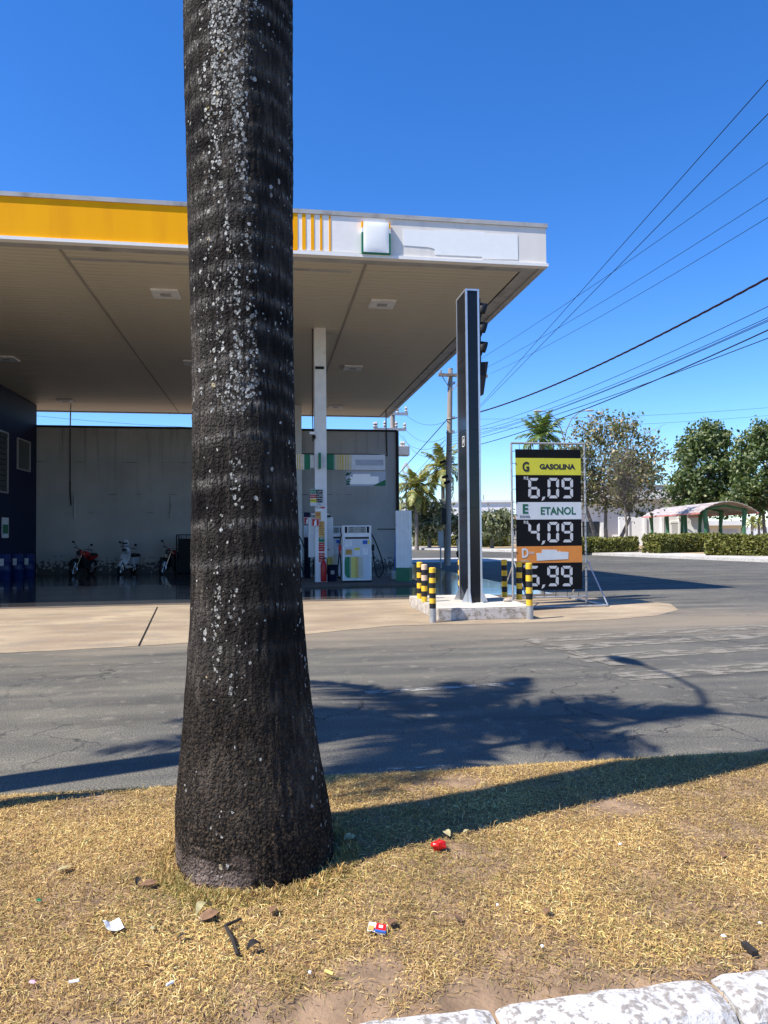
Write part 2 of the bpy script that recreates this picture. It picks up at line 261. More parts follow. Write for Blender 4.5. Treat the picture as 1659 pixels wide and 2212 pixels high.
# ---------------------------------------------------------------- mesh helpers
class MB:
    def __init__(s): s.v = []; s.f = []; s.m = []; s.cur = 0
    def add(s, vs, fs, m=None):
        o = len(s.v); s.v += [tuple(p) for p in vs]; s.f += [tuple(i+o for i in f) for f in fs]; s.m += [s.cur if m is None else m]*len(fs); return s
    def box(s, a, b, m=None):
        x0, y0, z0 = a; x1, y1, z1 = b
        return s.add([(x0,y0,z0),(x1,y0,z0),(x1,y1,z0),(x0,y1,z0),(x0,y0,z1),(x1,y0,z1),(x1,y1,z1),(x0,y1,z1)],
              [(0,3,2,1),(4,5,6,7),(0,1,5,4),(1,2,6,5),(2,3,7,6),(3,0,4,7)], m)
    def cbox(s, c, d, rot=None, m=None):
        R = Matrix.Identity(3) if rot is None else rot
        vs = [Vector(c)+R @ Vector((sx*d[0]/2, sy*d[1]/2, sz*d[2]/2)) for sz in (-1,1) for sx, sy in ((-1,-1),(1,-1),(1,1),(-1,1))]
        return s.add(vs, [(0,3,2,1),(4,5,6,7),(0,1,5,4),(1,2,6,5),(2,3,7,6),(3,0,4,7)], m)
    def tube(s, pts, r, n=8, m=None, cap=True):
        pts = [Vector(p) for p in pts]; k = len(pts); rs = r if isinstance(r, (list, tuple)) else [r]*k
        vs = []; up = None
        for i, p in enumerate(pts):
            t = (pts[min(i+1, k-1)]-pts[max(i-1, 0)]).normalized()
            if up is None: up = Vector((0,0,1)) if abs(t.z) < .9 else Vector((1,0,0))
            a = t.cross(up).normalized(); b = a.cross(t).normalized(); up = b
            for j in range(n):
                th = 2*math.pi*j/n; vs.append(p + rs[i]*(a*math.cos(th)+b*math.sin(th)))
        fs = [(i*n+j, i*n+(j+1) % n, (i+1)*n+(j+1) % n, (i+1)*n+j) for i in range(k-1) for j in range(n)]
        if cap: fs += [tuple(range(n))[::-1], tuple((k-1)*n+j for j in range(n))]
        return s.add(vs, fs, m)
    def lathe(s, prof, n=16, c=(0,0,0), m=None, axis=None):
        k = len(prof); vs = []
        R = Matrix.Identity(3) if axis is None else Vector((0,0,1)).rotation_difference(Vector(axis)).to_matrix()
        for (rr, z) in prof:
            for j in range(n):
                th = 2*math.pi*j/n; vs.append(Vector(c)+R @ Vector((rr*math.cos(th), rr*math.sin(th), z)))
        fs = [(i*n+j, i*n+(j+1) % n, (i+1)*n+(j+1) % n, (i+1)*n+j) for i in range(k-1) for j in range(n)]
        fs += [tuple(range(n))[::-1], tuple((k-1)*n+j for j in range(n))]
        return s.add(vs, fs, m)
    def prism(s, poly, ext, m=None):
        """poly: list of 3D points; extruded by vector ext"""
        n = len(poly); e = Vector(ext); P = [Vector(p) for p in poly]
        return s.add(P+[p+e for p in P], [tuple(range(n))[::-1], tuple(range(n, 2*n))]+[(i, (i+1) % n, n+(i+1) % n, n+i) for i in range(n)], m)
    def ell(s, c, r, nu=12, nv=8, m=None, rot=None):
        R = Matrix.Identity(3) if rot is None else rot; vs = []
        for i in range(nv+1):
            ph = math.pi*i/nv
            for j in range(nu):
                th = 2*math.pi*j/nu; vs.append(Vector(c)+R @ Vector((r[0]*math.sin(ph)*math.cos(th), r[1]*math.sin(ph)*math.sin(th), r[2]*math.cos(ph))))
        return s.add(vs, [(i*nu+j, (i+1)*nu+j, (i+1)*nu+(j+1) % nu, i*nu+(j+1) % nu) for i in range(nv) for j in range(nu)], m)
    def torus(s, c, R, r, axis, n=24, k=8, m=None):
        q = Vector((0,0,1)).rotation_difference(Vector(axis)).to_matrix(); vs = []
        for i in range(n):
            a = 2*math.pi*i/n
            for j in range(k):
                b = 2*math.pi*j/k; vs.append(Vector(c)+q @ Vector(((R+r*math.cos(b))*math.cos(a), (R+r*math.cos(b))*math.sin(a), r*math.sin(b))))
        return s.add(vs, [(i*k+j, ((i+1) % n)*k+j, ((i+1) % n)*k+(j+1) % k, i*k+(j+1) % k) for i in range(n) for j in range(k)], m)
    def build(s, name, mats, parent=None, smooth=False, loc=None, bevel=0, **kw):
        me = bpy.data.meshes.new(name); me.from_pydata(s.v, [], s.f)
        for q in (mats if isinstance(mats, (list, tuple)) else [mats]): me.materials.append(MM[q] if isinstance(q, str) else q)
        me.polygons.foreach_set('material_index', s.m)
        if smooth: me.polygons.foreach_set('use_smooth', [True]*len(s.f))
        me.update()
        if smooth: me.set_sharp_from_angle(angle=rad(42))
        return link(name, me, parent, loc, bevel, **kw)
def link(name, me, parent=None, loc=None, bevel=0, **kw):
    o = bpy.data.objects.new(name, me); COL.objects.link(o)
    if parent is not None:
        o.parent = parent
    if loc is not None: o.location = loc
    if bevel:
        b = o.modifiers.new('bevel', 'BEVEL'); b.width = bevel; b.segments = 2; b.limit_method = 'ANGLE'
    for k, v in kw.items(): o[k] = v
    return o
def empty(name, label, cat, loc=(0,0,0), rz=0, group=None):
    o = bpy.data.objects.new(name, None); o.empty_display_size = .2; COL.objects.link(o); o.location = loc; o.rotation_euler = (0, 0, rz)
    return tag(o, label, cat, group)
def tag(o, label, cat, group=None):
    o['label'] = label; o['category'] = cat
    if group: o['group'] = group
    return o
def kids(o): return [c for c in COL.objects if c.parent == o]
def dup(o, loc=None, rz=None, label=None, parent=None):
    c = o.copy(); COL.objects.link(c); c.parent = parent
    if loc is not None: c.location = loc
    if rz is not None: c.rotation_euler = (0, 0, rz)
    if label: c['label'] = label
    for ch in kids(o): dup(ch, parent=c)
    return c
def struct(mb, name, m, **kw): return mb.build(name, m, kind='structure', **kw)
def sheet(name, pts, m, z, kind='structure', cuts=0):
    mb = MB(); mb.add([(p[0], p[1], z) for p in pts], [tuple(range(len(pts)))]); return mb.build(name, m, kind=kind)
def text_mesh(body, size, bold=0.0, depth=.0008):
    cu = bpy.data.curves.new('t', 'FONT'); cu.body = body; cu.size = size; cu.offset = bold; cu.extrude = depth; cu.align_x = 'CENTER'; cu.align_y = 'CENTER'; cu.resolution_u = 3
    o = bpy.data.objects.new('t', cu); COL.objects.link(o); bpy.context.view_layer.update()
    me = bpy.data.meshes.new_from_object(o.evaluated_get(bpy.context.evaluated_depsgraph_get())); bpy.data.objects.remove(o); return me
def text(body, loc, size, m, parent, width=None, bold=0.0, name='lettering', rz=0):
    """upright text facing -Y in the parent's frame; width stretches it"""
    me = text_mesh(body, size, bold); me.materials.clear(); me.materials.append(MM[m]); me.name = name
    if width:
        xs = [v.co.x for v in me.vertices]; k = width/(max(xs)-min(xs))
        for v in me.vertices: v.co.x *= k
    ys = [v.co.y for v in me.vertices]; mid = (max(ys)+min(ys))/2
    for v in me.vertices: v.co.y -= mid; 
    o = link(name, me, parent, loc); o.rotation_euler = (math.pi/2, 0, rz); return o

# ================================================================ SETTING
sheet('ground', [(-2500,-2500),(2500,-2500),(2500,2500),(-2500,2500)], 'earth', -.7)
FX = 6.3          # right edge of the forecourt
R = -.32          # floor level at the back wall
Lx = -30
# asphalt: street in front + side street on the right
mb = MB(); mb.add([(-90,-14,0),(120,-14,0),(120,9.2,0),(-90,9.2,0)], [(0,1,2,3)]); mb.add([(Lx,9.2,0),(120,9.2,0),(120,16,0),(Lx,16,0)], [(0,1,2,3)])
mb.add([(FX,16,0),(120,16,0),(120,90,0),(FX,90,0)], [(0,1,2,3)]); struct(mb, 'road', 'asphalt')
# concrete ramp with a joint cut across it
def curve_edge():
    pts = [G(x, y) for x, y in ((-700,1440),(-300,1424),(0,1411),(200,1402),(412,1389),(560,1382),(700,1366),(850,1352),(930,1350),(1050,1348),(1200,1343),(1330,1338),(1420,1330),(1466,1318),(1450,1305),(1380,1297),(1290,1292),(1180,1288))]
    return pts
ce0 = curve_edge(); ce = []; z = .004
for i in range(len(ce0)-1):
    for k in range(14):
        p = ce0[i].lerp(ce0[i+1], k/14); ce.append(p+Vector((0, .05*noise.noise((p.x*2.1, 4, 0))+.025*noise.noise((p.x*9, 1, p.y)), 0)))
ce.append(ce0[-1])
poly = [(p.x, p.y) for p in ce]
j0, j1 = G(300, 1396), G(340, 1312)
sheet('ramp', poly+[(-18, 15.1)], 'concrete', z)
mb = MB(); mb.add([(j0.x-.012, j0.y, .008), (j0.x+.012, j0.y, .008), (j1.x+.012, j1.y, .008), (j1.x-.012, j1.y, .008)], [(0,1,2,3)]); struct(mb, 'ramp_joint', 'blackm')
# forecourt floor: flat, then falling gently towards the back wall
def floor_z(x, y):
    t = max(0, min(1, (y-21)/12.5)); e = max(0, min(1, (FX-x)/1.8)); return R*t*e
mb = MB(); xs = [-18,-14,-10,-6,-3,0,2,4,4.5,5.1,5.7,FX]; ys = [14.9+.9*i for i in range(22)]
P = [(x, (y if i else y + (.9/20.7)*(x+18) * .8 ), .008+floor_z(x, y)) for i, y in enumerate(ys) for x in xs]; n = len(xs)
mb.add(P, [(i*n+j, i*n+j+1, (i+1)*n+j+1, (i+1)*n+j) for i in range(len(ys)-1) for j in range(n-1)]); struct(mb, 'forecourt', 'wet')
mb = MB(); P = []
for i in range(60):
    x = -18+24.3*i/59; y = 14.9+(.72/20.7)*(x+18); P.append((x, y-.35-.12*noise.noise((x*.9, 3, 0))-.05*noise.noise((x*4, 0, 1)), .0062))
mb.add(P+[(FX, 15.9, .0062), (-18, 15.0, .0062)], [tuple(range(62))]); struct(mb, 'wet_margin', 'damp')
# pump island
mb = MB(); mb.box((-.4, 18.9, 0), (4.1, 22.6, .07)); o = struct(mb, 'pump_island', 'damp', bevel=.02)
# far pavement, verge and kerb across the side street
fk = [G(x, y) for x, y in ((820,1186),(890,1187),(1040,1191),(1200,1196),(1400,1204),(1660,1215),(1900,1232))]
def off(pts, d):
    out = []
    for i, p in enumerate(pts):
        t = (pts[min(i+1, len(pts)-1)]-pts[max(i-1, 0)]).normalized(); out.append(p+Vector((-t.y, t.x, 0))*d)
    return out
mb = MB(); a = fk; b = off(fk, .16); c = off(fk, 3.6); d = off(fk, 6.5); k = len(fk)
mb.add([(p.x,p.y,0) for p in a]+[(p.x,p.y,.13) for p in a]+[(p.x,p.y,.13) for p in b], [(i,i+1,k+i+1,k+i) for i in range(k-1)]+[(k+i,k+i+1,2*k+i+1,2*k+i) for i in range(k-1)])
struct(mb, 'far_kerb', 'kerbwash')
mb = MB(); mb.add([(p.x,p.y,.128) for p in b]+[(p.x,p.y,.128) for p in c], [(i,i+1,k+i+1,k+i) for i in range(k-1)]); struct(mb, 'pavement', 'pave')
mb = MB(); e = off(fk, 150); mb.add([(p.x,p.y,.125) for p in c]+[(p.x,p.y,.125) for p in e], [(i,i+1,k+i+1,k+i) for i in range(k-1)]); struct(mb, 'verge', 'verge')
# pale driveway behind the forecourt
dq = [G(262*.1563+846.7, 1040*.156+1036.8), G(985,1203), G(1180,1206), G(1180,1214), G(890,1219)]
sheet('driveway', [(p.x,p.y) for p in (G(888,1206),G(1000,1204),G(1130,1207),G(1130,1212),G(1000,1214),G(888,1216))], 'pave', .004)

# road markings
def strip(name, pts, w, m='line', z=.004):
    P = [G(*p) for p in pts]; mb = MB(); q = []
    for i, p in enumerate(P):
        t = (P[min(i+1, len(P)-1)]-P[max(i-1, 0)]).normalized(); nn = Vector((-t.y, t.x, 0))*w/2; q += [(p.x-nn.x, p.y-nn.y, z), (p.x+nn.x, p.y+nn.y, z)]
    mb.add(q, [(2*i, 2*i+2, 2*i+3, 2*i+1) for i in range(len(P)-1)]); return struct(mb, name, m)
strip('lane_line', [(790,1497),(900,1490),(1000,1484),(1110,1477)], .10)
strip('edge_line', [(-200,1452),(0,1441),(200,1436),(420,1431)], .12, 'faint')
strip('stop_line', [(1130,1380),(1240,1410),(1340,1440)], .16, 'cross', .008)
for pts in ([(1180,1402),(1420,1386),(1700,1370)], [(1250,1425),(1460,1410),(1720,1395)], [(1340,1462),(1500,1452),(1720,1436)], [(1150,1384),(1400,1369),(1680,1352)]):
    strip('crossing_stripe', pts, .38, 'cross')
strip('far_line', [(1010,1203),(1200,1207),(1400,1213),(1659,1222)], .13)
strip('kerbside_line', [(820,1664),(900,1661),(960,1656)], .05)

# median with grass; far edge dips to the road
def med_z(x, y):
    if y > 3.95: e = max(0, 1-(y-3.95)/.28)
    elif y < 2.1: e = .88+.12*(y-2.0)/.1
    else: e = 1
    h = .1*min(1, e)
    h += .012*noise.noise((x*1.3, y*1.3, 0))*min(1, e) + .006*noise.noise((x*6, y*6, 2))*min(1, e)
    dx, dy = x+.08, y-3.27; h += .012*math.exp(-(dx*dx+dy*dy)/.25)
    return h
def far_edge(x): return 4.05+.035*(x)+.03*noise.noise((x*2.5, 7, 0))
nx, ny = 300, 60; P = []; 
for i in range(ny+1):
    for j in range(nx+1):
        x = -12+24*j/nx; y = 1.93+(far_edge(x)+.16-1.93)*i/ny; P.append((x, y, med_z(x, y) if i < ny else -.01))
mb = MB(); mb.add(P, [(i*(nx+1)+j, i*(nx+1)+j+1, (i+1)*(nx+1)+j+1, (i+1)*(nx+1)+j) for i in range(ny) for j in range(nx)]); struct(mb, 'median', 'soil', smooth=True)
# whitewashed kerb stones
kr = bpy.data.objects.new('near_kerb', None); COL.objects.link(kr); kr['kind'] = 'structure'; kr.location = (1.46, 2.025, 0); kr.rotation_euler = (0, 0, rad(1.6))
x = -6.0; kk = 0
for L_ in [.66]*20:
    mb = MB(); n = 14; prof = [(2.035,.0),(2.035,.092),(2.02,.104),(1.98,.109),(1.93,.107),(1.885,.098),(1.858,.070),(1.85,.0)]
    v = []; yo = random.uniform(-.006, .006); zo = random.uniform(-.004, .004); yoff = -.002*(x)
    for i in range(n+1):
        xx = x+.007+(L_-.014)*i/n; ed = (-.010 if i in (0, n) else 0)
        for (yy, zz) in prof:
            nz = .006*noise.noise((xx*9, yy*9, zz*9))+.003*noise.noise((xx*40, yy*40, 0)); v.append((xx, yy+yo+nz*.7+(0 if yy > 1.95 else -ed*.6), max(0, zz+zo+nz+(ed if zz > .05 else 0))))
    m_ = len(prof); mb.add(v, [(i*m_+j, (i+1)*m_+j, (i+1)*m_+j+1, i*m_+j+1) for i in range(n) for j in range(m_-1)]+[tuple(range(m_)), tuple(n*m_+j for j in range(m_))[::-1]])
    mb.build('kerb_stone', 'kerbwash', kr, loc=(-1.46, -2.03, 0)); x += L_

# ================================================================ BACK WALL, BUILDING
WY = 33.5; wl, wr = YP(78,1230,WY), YP(857,1215,WY); zt = YP(470, 928, WY).z
wt = empty('boundary_wall', 'tall stained grey rendered wall behind the motorcycles', 'wall', (0, WY, R))
mb = MB(); mb.box((wl.x-.5, 0, -.1), (wr.x, .25, zt-R)); mb.build('wall_face', 'wall', wt)
mb = MB(); mb.box((wl.x-.5, -.05, zt-R), (wr.x+.05, .3, zt-R+.09)); mb.build('coping', 'blackm', wt)
mb = MB(); mb.tube([(wr.x+.06, -.06, zt-R+.05), (wr.x+.06, -.06, 0)], .07, 8); mb.build('downpipe', 'blackm', wt)
def wallp(px, py): p = YP(px, py, WY); return (p.x, -.03, p.z-R)
mb = MB(); mb.tube([wallp(152,925), wallp(152,1040)], .022, 6); mb.tube([wallp(152,1040), wallp(152,1062), wallp(154,1092)], .03, 6); mb.build('conduit', 'blackm', wt)
for a_, b_ in (((161,1070),(161,1120)), ((369,1070),(369,1120))):
    mb = MB(); mb.tube([wallp(*a_), wallp(*b_)], .03, 6); mb.build('conduit', 'trim', wt)
mb = MB(); pp = [(600,1142),(820,1142)]; mb.tube([wallp(815,1143), wallp(855,1143)], .02, 6); mb.build('conduit', 'blackm', wt)
mb = MB(); q = [wallp(666,985), wallp(700,985)]; p0 = wallp(832,1145); mb.tube([(wallp(833,880)[0], -.08, zt-R+1.1), wallp(834,930), wallp(836,985)], .025, 6); mb.tube([wallp(836,985), wallp(815,982), wallp(640,980)], .02, 6); mb.build('roof_cable', 'wire', wt)
mb = MB(); mb.tube([wallp(152,925), (wallp(152,925)[0], .1, zt-R+1.6)], .03, 6); mb.build('mast', 'galv', wt)

bl = empty('service_building', 'dark navy building wall at the left edge under the canopy', 'building', (wl.x, 0, 0)); BX = wl.x
mb = MB(); mb.box((-9, 17.5, -.6), (0, WY-.02, 6.97)); mb.build('wall', 'navy', bl)
def gridwin(px0, py0, px1, py1, cols, rows, X):
    a, b = XP(px0, py0, X), XP(px1, py1, X); ym, yM = sorted((a.y, b.y)); b0 = XP(px1, py0, X); a1 = XP(px1, py1, X); z1 = b0.z; z0 = a1.z
    mb = MB(); t = .05
    for (u0_, u1_, v0, v1) in ((ym, yM, z1-t, z1), (ym, yM, z0, z0+t), (ym, ym+t, z0+t, z1-t), (yM-t, yM, z0+t, z1-t)): mb.box((.003, u0_, v0), (.06, u1_, v1))
    wf = mb.build('window', 'galv', bl)
    w_, h_ = (yM-ym-2*t)/cols, (z1-z0-2*t)/rows
    pm = None
    for i in range(cols):
        for j in range(rows):
            if pm is None:
                mb = MB(); mb.box((.004, .015, .015), (.03, w_-.015, h_-.015)); po = mb.build('pane', 'glass', wf, loc=(0, ym+t+i*w_, z0+t+j*h_)); pm = po.data
            else: link('pane', pm, wf, (0, ym+t+i*w_, z0+t+j*h_))
gridwin(-30, 935, 15, 1066, 5, 11, BX); gridwin(36, 955, 63, 1020, 3, 1, BX)
p = XP(10, 1140, BX); s_ = tag(MB().box((.01, p.y-.35, p.z-.38), (.03, p.y+.35, p.z+.38)).build('wall_notice', 'sgn_w', loc=(BX,0,0)), 'white notice sheet with a green band on the navy wall', 'notice')
MB().box((.03, p.y-.3, p.z-.22), (.034, p.y+.3, p.z+.12)).build('green_band', 'dgreen', s_)
for (px, py, sz) in ((82,1293,.1), (77,1352,.09)):
    p = XP(px-1, py, BX); tag(MB().box((.01, -sz*1.6, -sz), (.05, sz*1.6, sz)).build('switch_box', 'lampw', loc=p), 'small pale switch box on the navy wall, '+('upper of the two' if py < 1300 else 'lower of the two'), 'switch box', 'switch boxes on the navy wall')

# ================================================================ CANOPY
H = 7.0; Y0, Y1, XR, XL = 14.71, 35.4, 5.83, -20
zt = YP(829, 463, Y0).z; zb = H
cn = empty('station_canopy', 'large flat station canopy with yellow and white front fascia', 'canopy', (0, 0, 0))
def fx(px, py=500): return YP(px, py, Y0).x
yend = fx(642)
MB().box((XL, Y0, zb+.02), (yend, Y0+.12, zt-.086)).build('yellow_fascia', 'fascia_y', cn)
MB().box((yend, Y0, zb+.02), (XR, Y0+.12, zt-.086)).build('white_fascia', 'fascia', cn)
MB().box((yend+.002, Y0-.004, zb+.05), (fx(832), Y0-.0005, zt-.09)).build('stripe_ground', 'stripew', cn)
sx = [(634,643),(652.5,660.5),(671.5,678.5),(691,696),(710.5,714.5)]
for a, b in sx:
    MB().box((fx(a), Y0-.012, zb+.055), (fx(b), Y0-.005, zt-.092)).build('fascia_stripe', 'fascia_y', cn)
# top flashing overhanging a little, bottom white lip, end faces
MB().box((XL, Y0-.028, zt-.085), (XR+.03, Y0+.25, zt)).build('top_flashing', 'trim', cn)
MB().box((XL, Y0-.035, zb-.045), (XR+.035, Y0+.13, zb+.018)).build('bottom_lip', 'lip', cn)
MB().box((XR-.12, Y0+.13, zb+.02), (XR, Y1, zt-.086)).build('side_fascia', 'fascia', cn)
MB().box((XR-.12, Y0+.26, zt-.083), (XR+.03, Y1, zt)).build('side_flashing', 'trim', cn)
MB().box((XR-.10, Y0+.14, zb-.04), (XR+.035, Y1, zb+.016)).build('side_lip', 'trim', cn)
MB().box((XR-.40, Y0+.45, zb-.012), (XR-.105, Y1, zb+.012)).build('edge_panel', 'trim', cn)
MB().box((XL, Y1-.1, zb-.03), (XR-.13, Y1, zt-.3)).build('rear_fascia', 'trim', cn)
MB().box((XL, Y0+.13, zb+.05), (XR-.13, Y1-.11, zb+.12)).build('roof_deck', 'roofdark', cn)
MB().box((XL, Y0+.135, zb-.016), (XR-.10, Y0+.44, zb+.012)).build('front_soffit_flashing', 'trim', cn)
for i, y in enumerate((Y0+.9,)):
    MB().box((fx(110), y, zb-.006), (fx(770), y+.13, zb-.001)).build('reflection_strip', 'trim', cn)  # grey strip drawn in for the streak of light reflected on the soffit
s1 = G(127.6, 536, H).x; s2 = G(790.7, 569.3, H).x
bays = [(s1-6.6, s1), (s1, s2), (s2, XR-.41), (s1-13.2, s1-6.6)]
pw = .2; rows = int((Y1-.1-(Y0+.45))/pw); rest = MB()
for bi, (a, b) in enumerate(bays):
    me = None
    for r_ in range(rows):
        y = Y0+.45+r_*pw
        if r_ < 75:
            if me is None:
                mb = MB(); mb.box((a+.03, 0, 0), (b-.03, pw-.018, .03)); o = mb.build('soffit_plank', 'soffit', cn, loc=(0, y, H)); me = o.data
            else: link('soffit_plank', me, cn, (0, y, H+random.uniform(-.0015, .0015)))
        else: rest.box((a+.03, y, H), (b-.03, y+pw-.018, H+.03))
rest.build('rear_soffit_planks', 'soffit', cn, kind='stuff')
for x in (s1, s2, s1-6.6): MB().box((x-.028, Y0+.46, H-.012), (x+.028, Y1-.12, H+.02)).build('soffit_seam', 'seam', cn)
c1 = G(690, 1261); CXc, CYc = c1.x+.03, 20.25
def column(x, y, zb_, w_):
    MB().box((x-w_/2, y-w_/2, zb_), (x+w_/2, y+w_/2, H-.001)).build('column', 'white', cn, bevel=.008)
    mb = MB(); mb.tube([(x-w_/2-.04, y, H), (x-w_/2-.05, y, 5.2), (x-w_/2-.035, y, 3.9)], .015, 6); mb.build('drain_pipe', 'twist', cn)
column(CXc, CYc, 0, .32)
c2 = YP(643, 1000, 32.6); column(c2.x, 32.6, R, .34)
MB().box((CXc-.14, CYc-.20, YP(690,795,20.1).z-.035), (CXc+.1, CYc-.165, YP(690,795,20.1).z+.035)).build('bracket', 'blackm', cn)
# badge: cover board with a yellow / white / green rim
bx0, bx1 = fx(779), fx(843); bz0, bz1 = YP(810,543,Y0-.2).z, YP(810,474,Y0-.2).z
bd = empty('brand_badge', 'square badge box with blank white front and yellow and green rim', 'sign', ((bx0+bx1)/2, Y0, bz0))
hw = (bx1-bx0)/2*.97; hh = bz1-bz0; dp = .09
for (za, zb2, m_) in ((0, hh*.66, 'green'), (hh*.66, hh*.8, 'inw'), (hh*.8, hh, 'fascia_y')):
    for sgn in (-1, 1):
        MB().box((min(sgn*hw, sgn*(hw-.05)), -dp, za), (max(sgn*hw, sgn*(hw-.05)), -.014, zb2)).build('rim', m_, bd)
MB().box((-hw+.05, -dp, 0), (hw-.05, -.014, .03)).build('rim', 'green', bd); MB().box((-hw+.05, -dp, hh-.05), (hw-.05, -.014, hh)).build('rim', 'lip', bd)
mb = MB(); nn_ = 12; V = []
for i in range(nn_+1):
    for j in range(nn_+1):
        u_, v_ = i/nn_, j/nn_; V.append((-hw+.035+(2*hw-.07)*u_, -dp-.004-.022*math.sin(math.pi*u_)**.5*math.sin(math.pi*v_)**.5 if 0 < u_ < 1 and 0 < v_ < 1 else -dp-.004, .022+(hh-.03)*v_))
mb.add(V, [(i*(nn_+1)+j, (i+1)*(nn_+1)+j, (i+1)*(nn_+1)+j+1, i*(nn_+1)+j+1) for i in range(nn_) for j in range(nn_)]); mb.build('cover_panel', 'patch', bd, smooth=True)
def c5(x, y): return ((700+x/2.37)*.8641, (450+y/2.37)*.8641)
pl = [YP(*c5(*q), Y0) for q in ((728,293),(912,303),(912,298),(1212,310),(1212,317),(1407,326),(1410,472),(1197,467),(1197,455),(918,443),(916,410),(880,399),(730,388))]
mb = MB(); mb.prism([(p.x, Y0-.008, p.z) for p in pl][::-1], (0, .005, 0)); tag(mb.build('blanked_area', 'patch'), 'long pale stepped patch added over a blanked-out area of the white fascia', 'panel')  # added pale shape for a blanked-out stretch of fascia, no real panel
# ceiling lights
def Z(px, py): return G(px, py, H)
lt = [((358,632),'first ceiling light left of the palm trunk, nearest the fascia'),((825,654),'ceiling light in front of the black pylon, nearest the fascia on the right'),((762,793),'ceiling light to the right of the upper white column'),((14,773),'ceiling light cut by the left photo edge'),((418,782),'ceiling light half hidden behind the left side of the palm trunk'),((142,865),'ceiling light near the rear edge above the left motorcycle'),((725,878),'rear ceiling light behind the white column')]
proto = None
for (q, lab) in lt:
    p = Z(*q)
    if proto is None:
        proto = empty('ceiling_light', lab, 'ceiling light', p, 0, 'ceiling lights under the canopy')
        mb = MB(); mb.box((-.31, -.31, -.055), (.31, .31, -.001)); mb.build('housing', 'lampw', proto, bevel=.012)
        for i in range(5):
            mb = MB(); mb.box((-.12, -.11+i*.046, -.062), (.12, -.08+i*.046, -.056)); mb.build('grille_bar', 'trim', proto)
    else: dup(proto, p, 0, lab)

# sign beam with stripes hung behind column
def SB(px, py): return YP(px, py, 20.5)
sb = empty('striped_sign_beam', 'green yellow and white striped sign beam crossing the white column', 'sign', (0, 20.5, 0))
za, zb_ = SB(760,1015).z, SB(760,982).z
def sbx(px): return SB(px, 1000).x
MB().box((sbx(560), 0, za), (sbx(671), .1, zb_)).build('beam_panel', 'lampw', sb); MB().box((sbx(704), 0, za), (sbx(832), .1, zb_)).build('beam_panel', 'sgn_w', sb)
def stripes(x0, x1, x2, rev, par, z0, z1, yy):
    pass
MB().box((sbx(705), -.006, za), (sbx(721), -.001, zb_)).build('green_field', 'green', sb)
wd = [(722.5,1.2,'green'),(725.5,1.6,'gold'),(728.6,1.9,'gold'),(732,2.3,'gold'),(735.8,3.0,'gold'),(740.4,4.2,'gold'),(746,2.6,'gold'),(749.8,2.0,'gold'),(753,1.5,'gold'),(755.8,1.1,'gold'),(758.4,.8,'gold')]
for c_, w_, m_ in wd: MB().box((sbx(c_-w_/2), -.006, za), (sbx(c_+w_/2), -.001, zb_)).build('stripe', m_, sb)
MB().box((sbx(657), -.006, za), (sbx(670), -.001, zb_)).build('green_field', 'green', sb)
for c_, w_ in ((655,.8),(652.6,1.1),(649.8,1.5),(646.5,2.0),(642.6,2.6),(638,3)): MB().box((sbx(c_-w_/2), -.006, za), (sbx(c_+w_/2), -.001, zb_)).build('stripe', 'gold', sb)
MB().box((sbx(768), -.008, za+.13), (sbx(828), -.001, zb_-.14)).build('blank_strip', mat('grey_blue_patch', (.34,.37,.43), .6), sb)
MB().box((sbx(671)+.002, -.02, za+.05), (sbx(704)-.002, .06, zb_-.03)).build('joining_bracket', 'white', sb)
cb = MB().box((-.028, -.24, 0), (.028, -.001, 0+.42)); gb = cb.build('column_badge', 'green', loc=(SB(687.5,1000).x, CYc-.16, SB(690,1016).z)); tag(gb, 'narrow green badge projecting from the white column', 'badge')
# poster hanging below
a, b = YP(747,1016,20.62), YP(833,1050,20.62)
ps = tag(MB().box((a.x, 0, b.z), (b.x, .02, a.z)).build('hanging_poster', mat('poster_sky', (.40, .43, .50), .6, .05), loc=(0, 20.62, 0)), 'pale landscape poster hanging below the striped sign beam', 'poster')
mb = MB(); q = [YP(*c, 20.61) for c in ((805,1049.5),(818,1043),(833,1036),(833,1049.5))]; mb.prism([(p.x, -.012, p.z) for p in q], (0, .006, 0)); mb.build('printed_hill', 'dgreen', ps)
mb = MB()
for i in range(16):
    px = random.uniform(749, 759); py = random.uniform(1019, 1048); q = YP(px, py, 20.6); mb.cbox((q.x, -.01, q.z), (.06, .006, .03), Matrix.Rotation(random.uniform(0, 3), 3, 'Y'))
mb.build('printed_foliage', 'dgreen', ps, kind='stuff')
q = [YP(*c, 20.6) for c in ((762,1030),(762,1024),(800,1024),(800,1029),(818,1029),(818,1046),(756,1046),(756,1030))]
mb = MB(); mb.prism([(p.x, -.009, p.z) for p in q][::-1], (0, .004, 0)); mb.build('blank_patch', 'patch', ps)

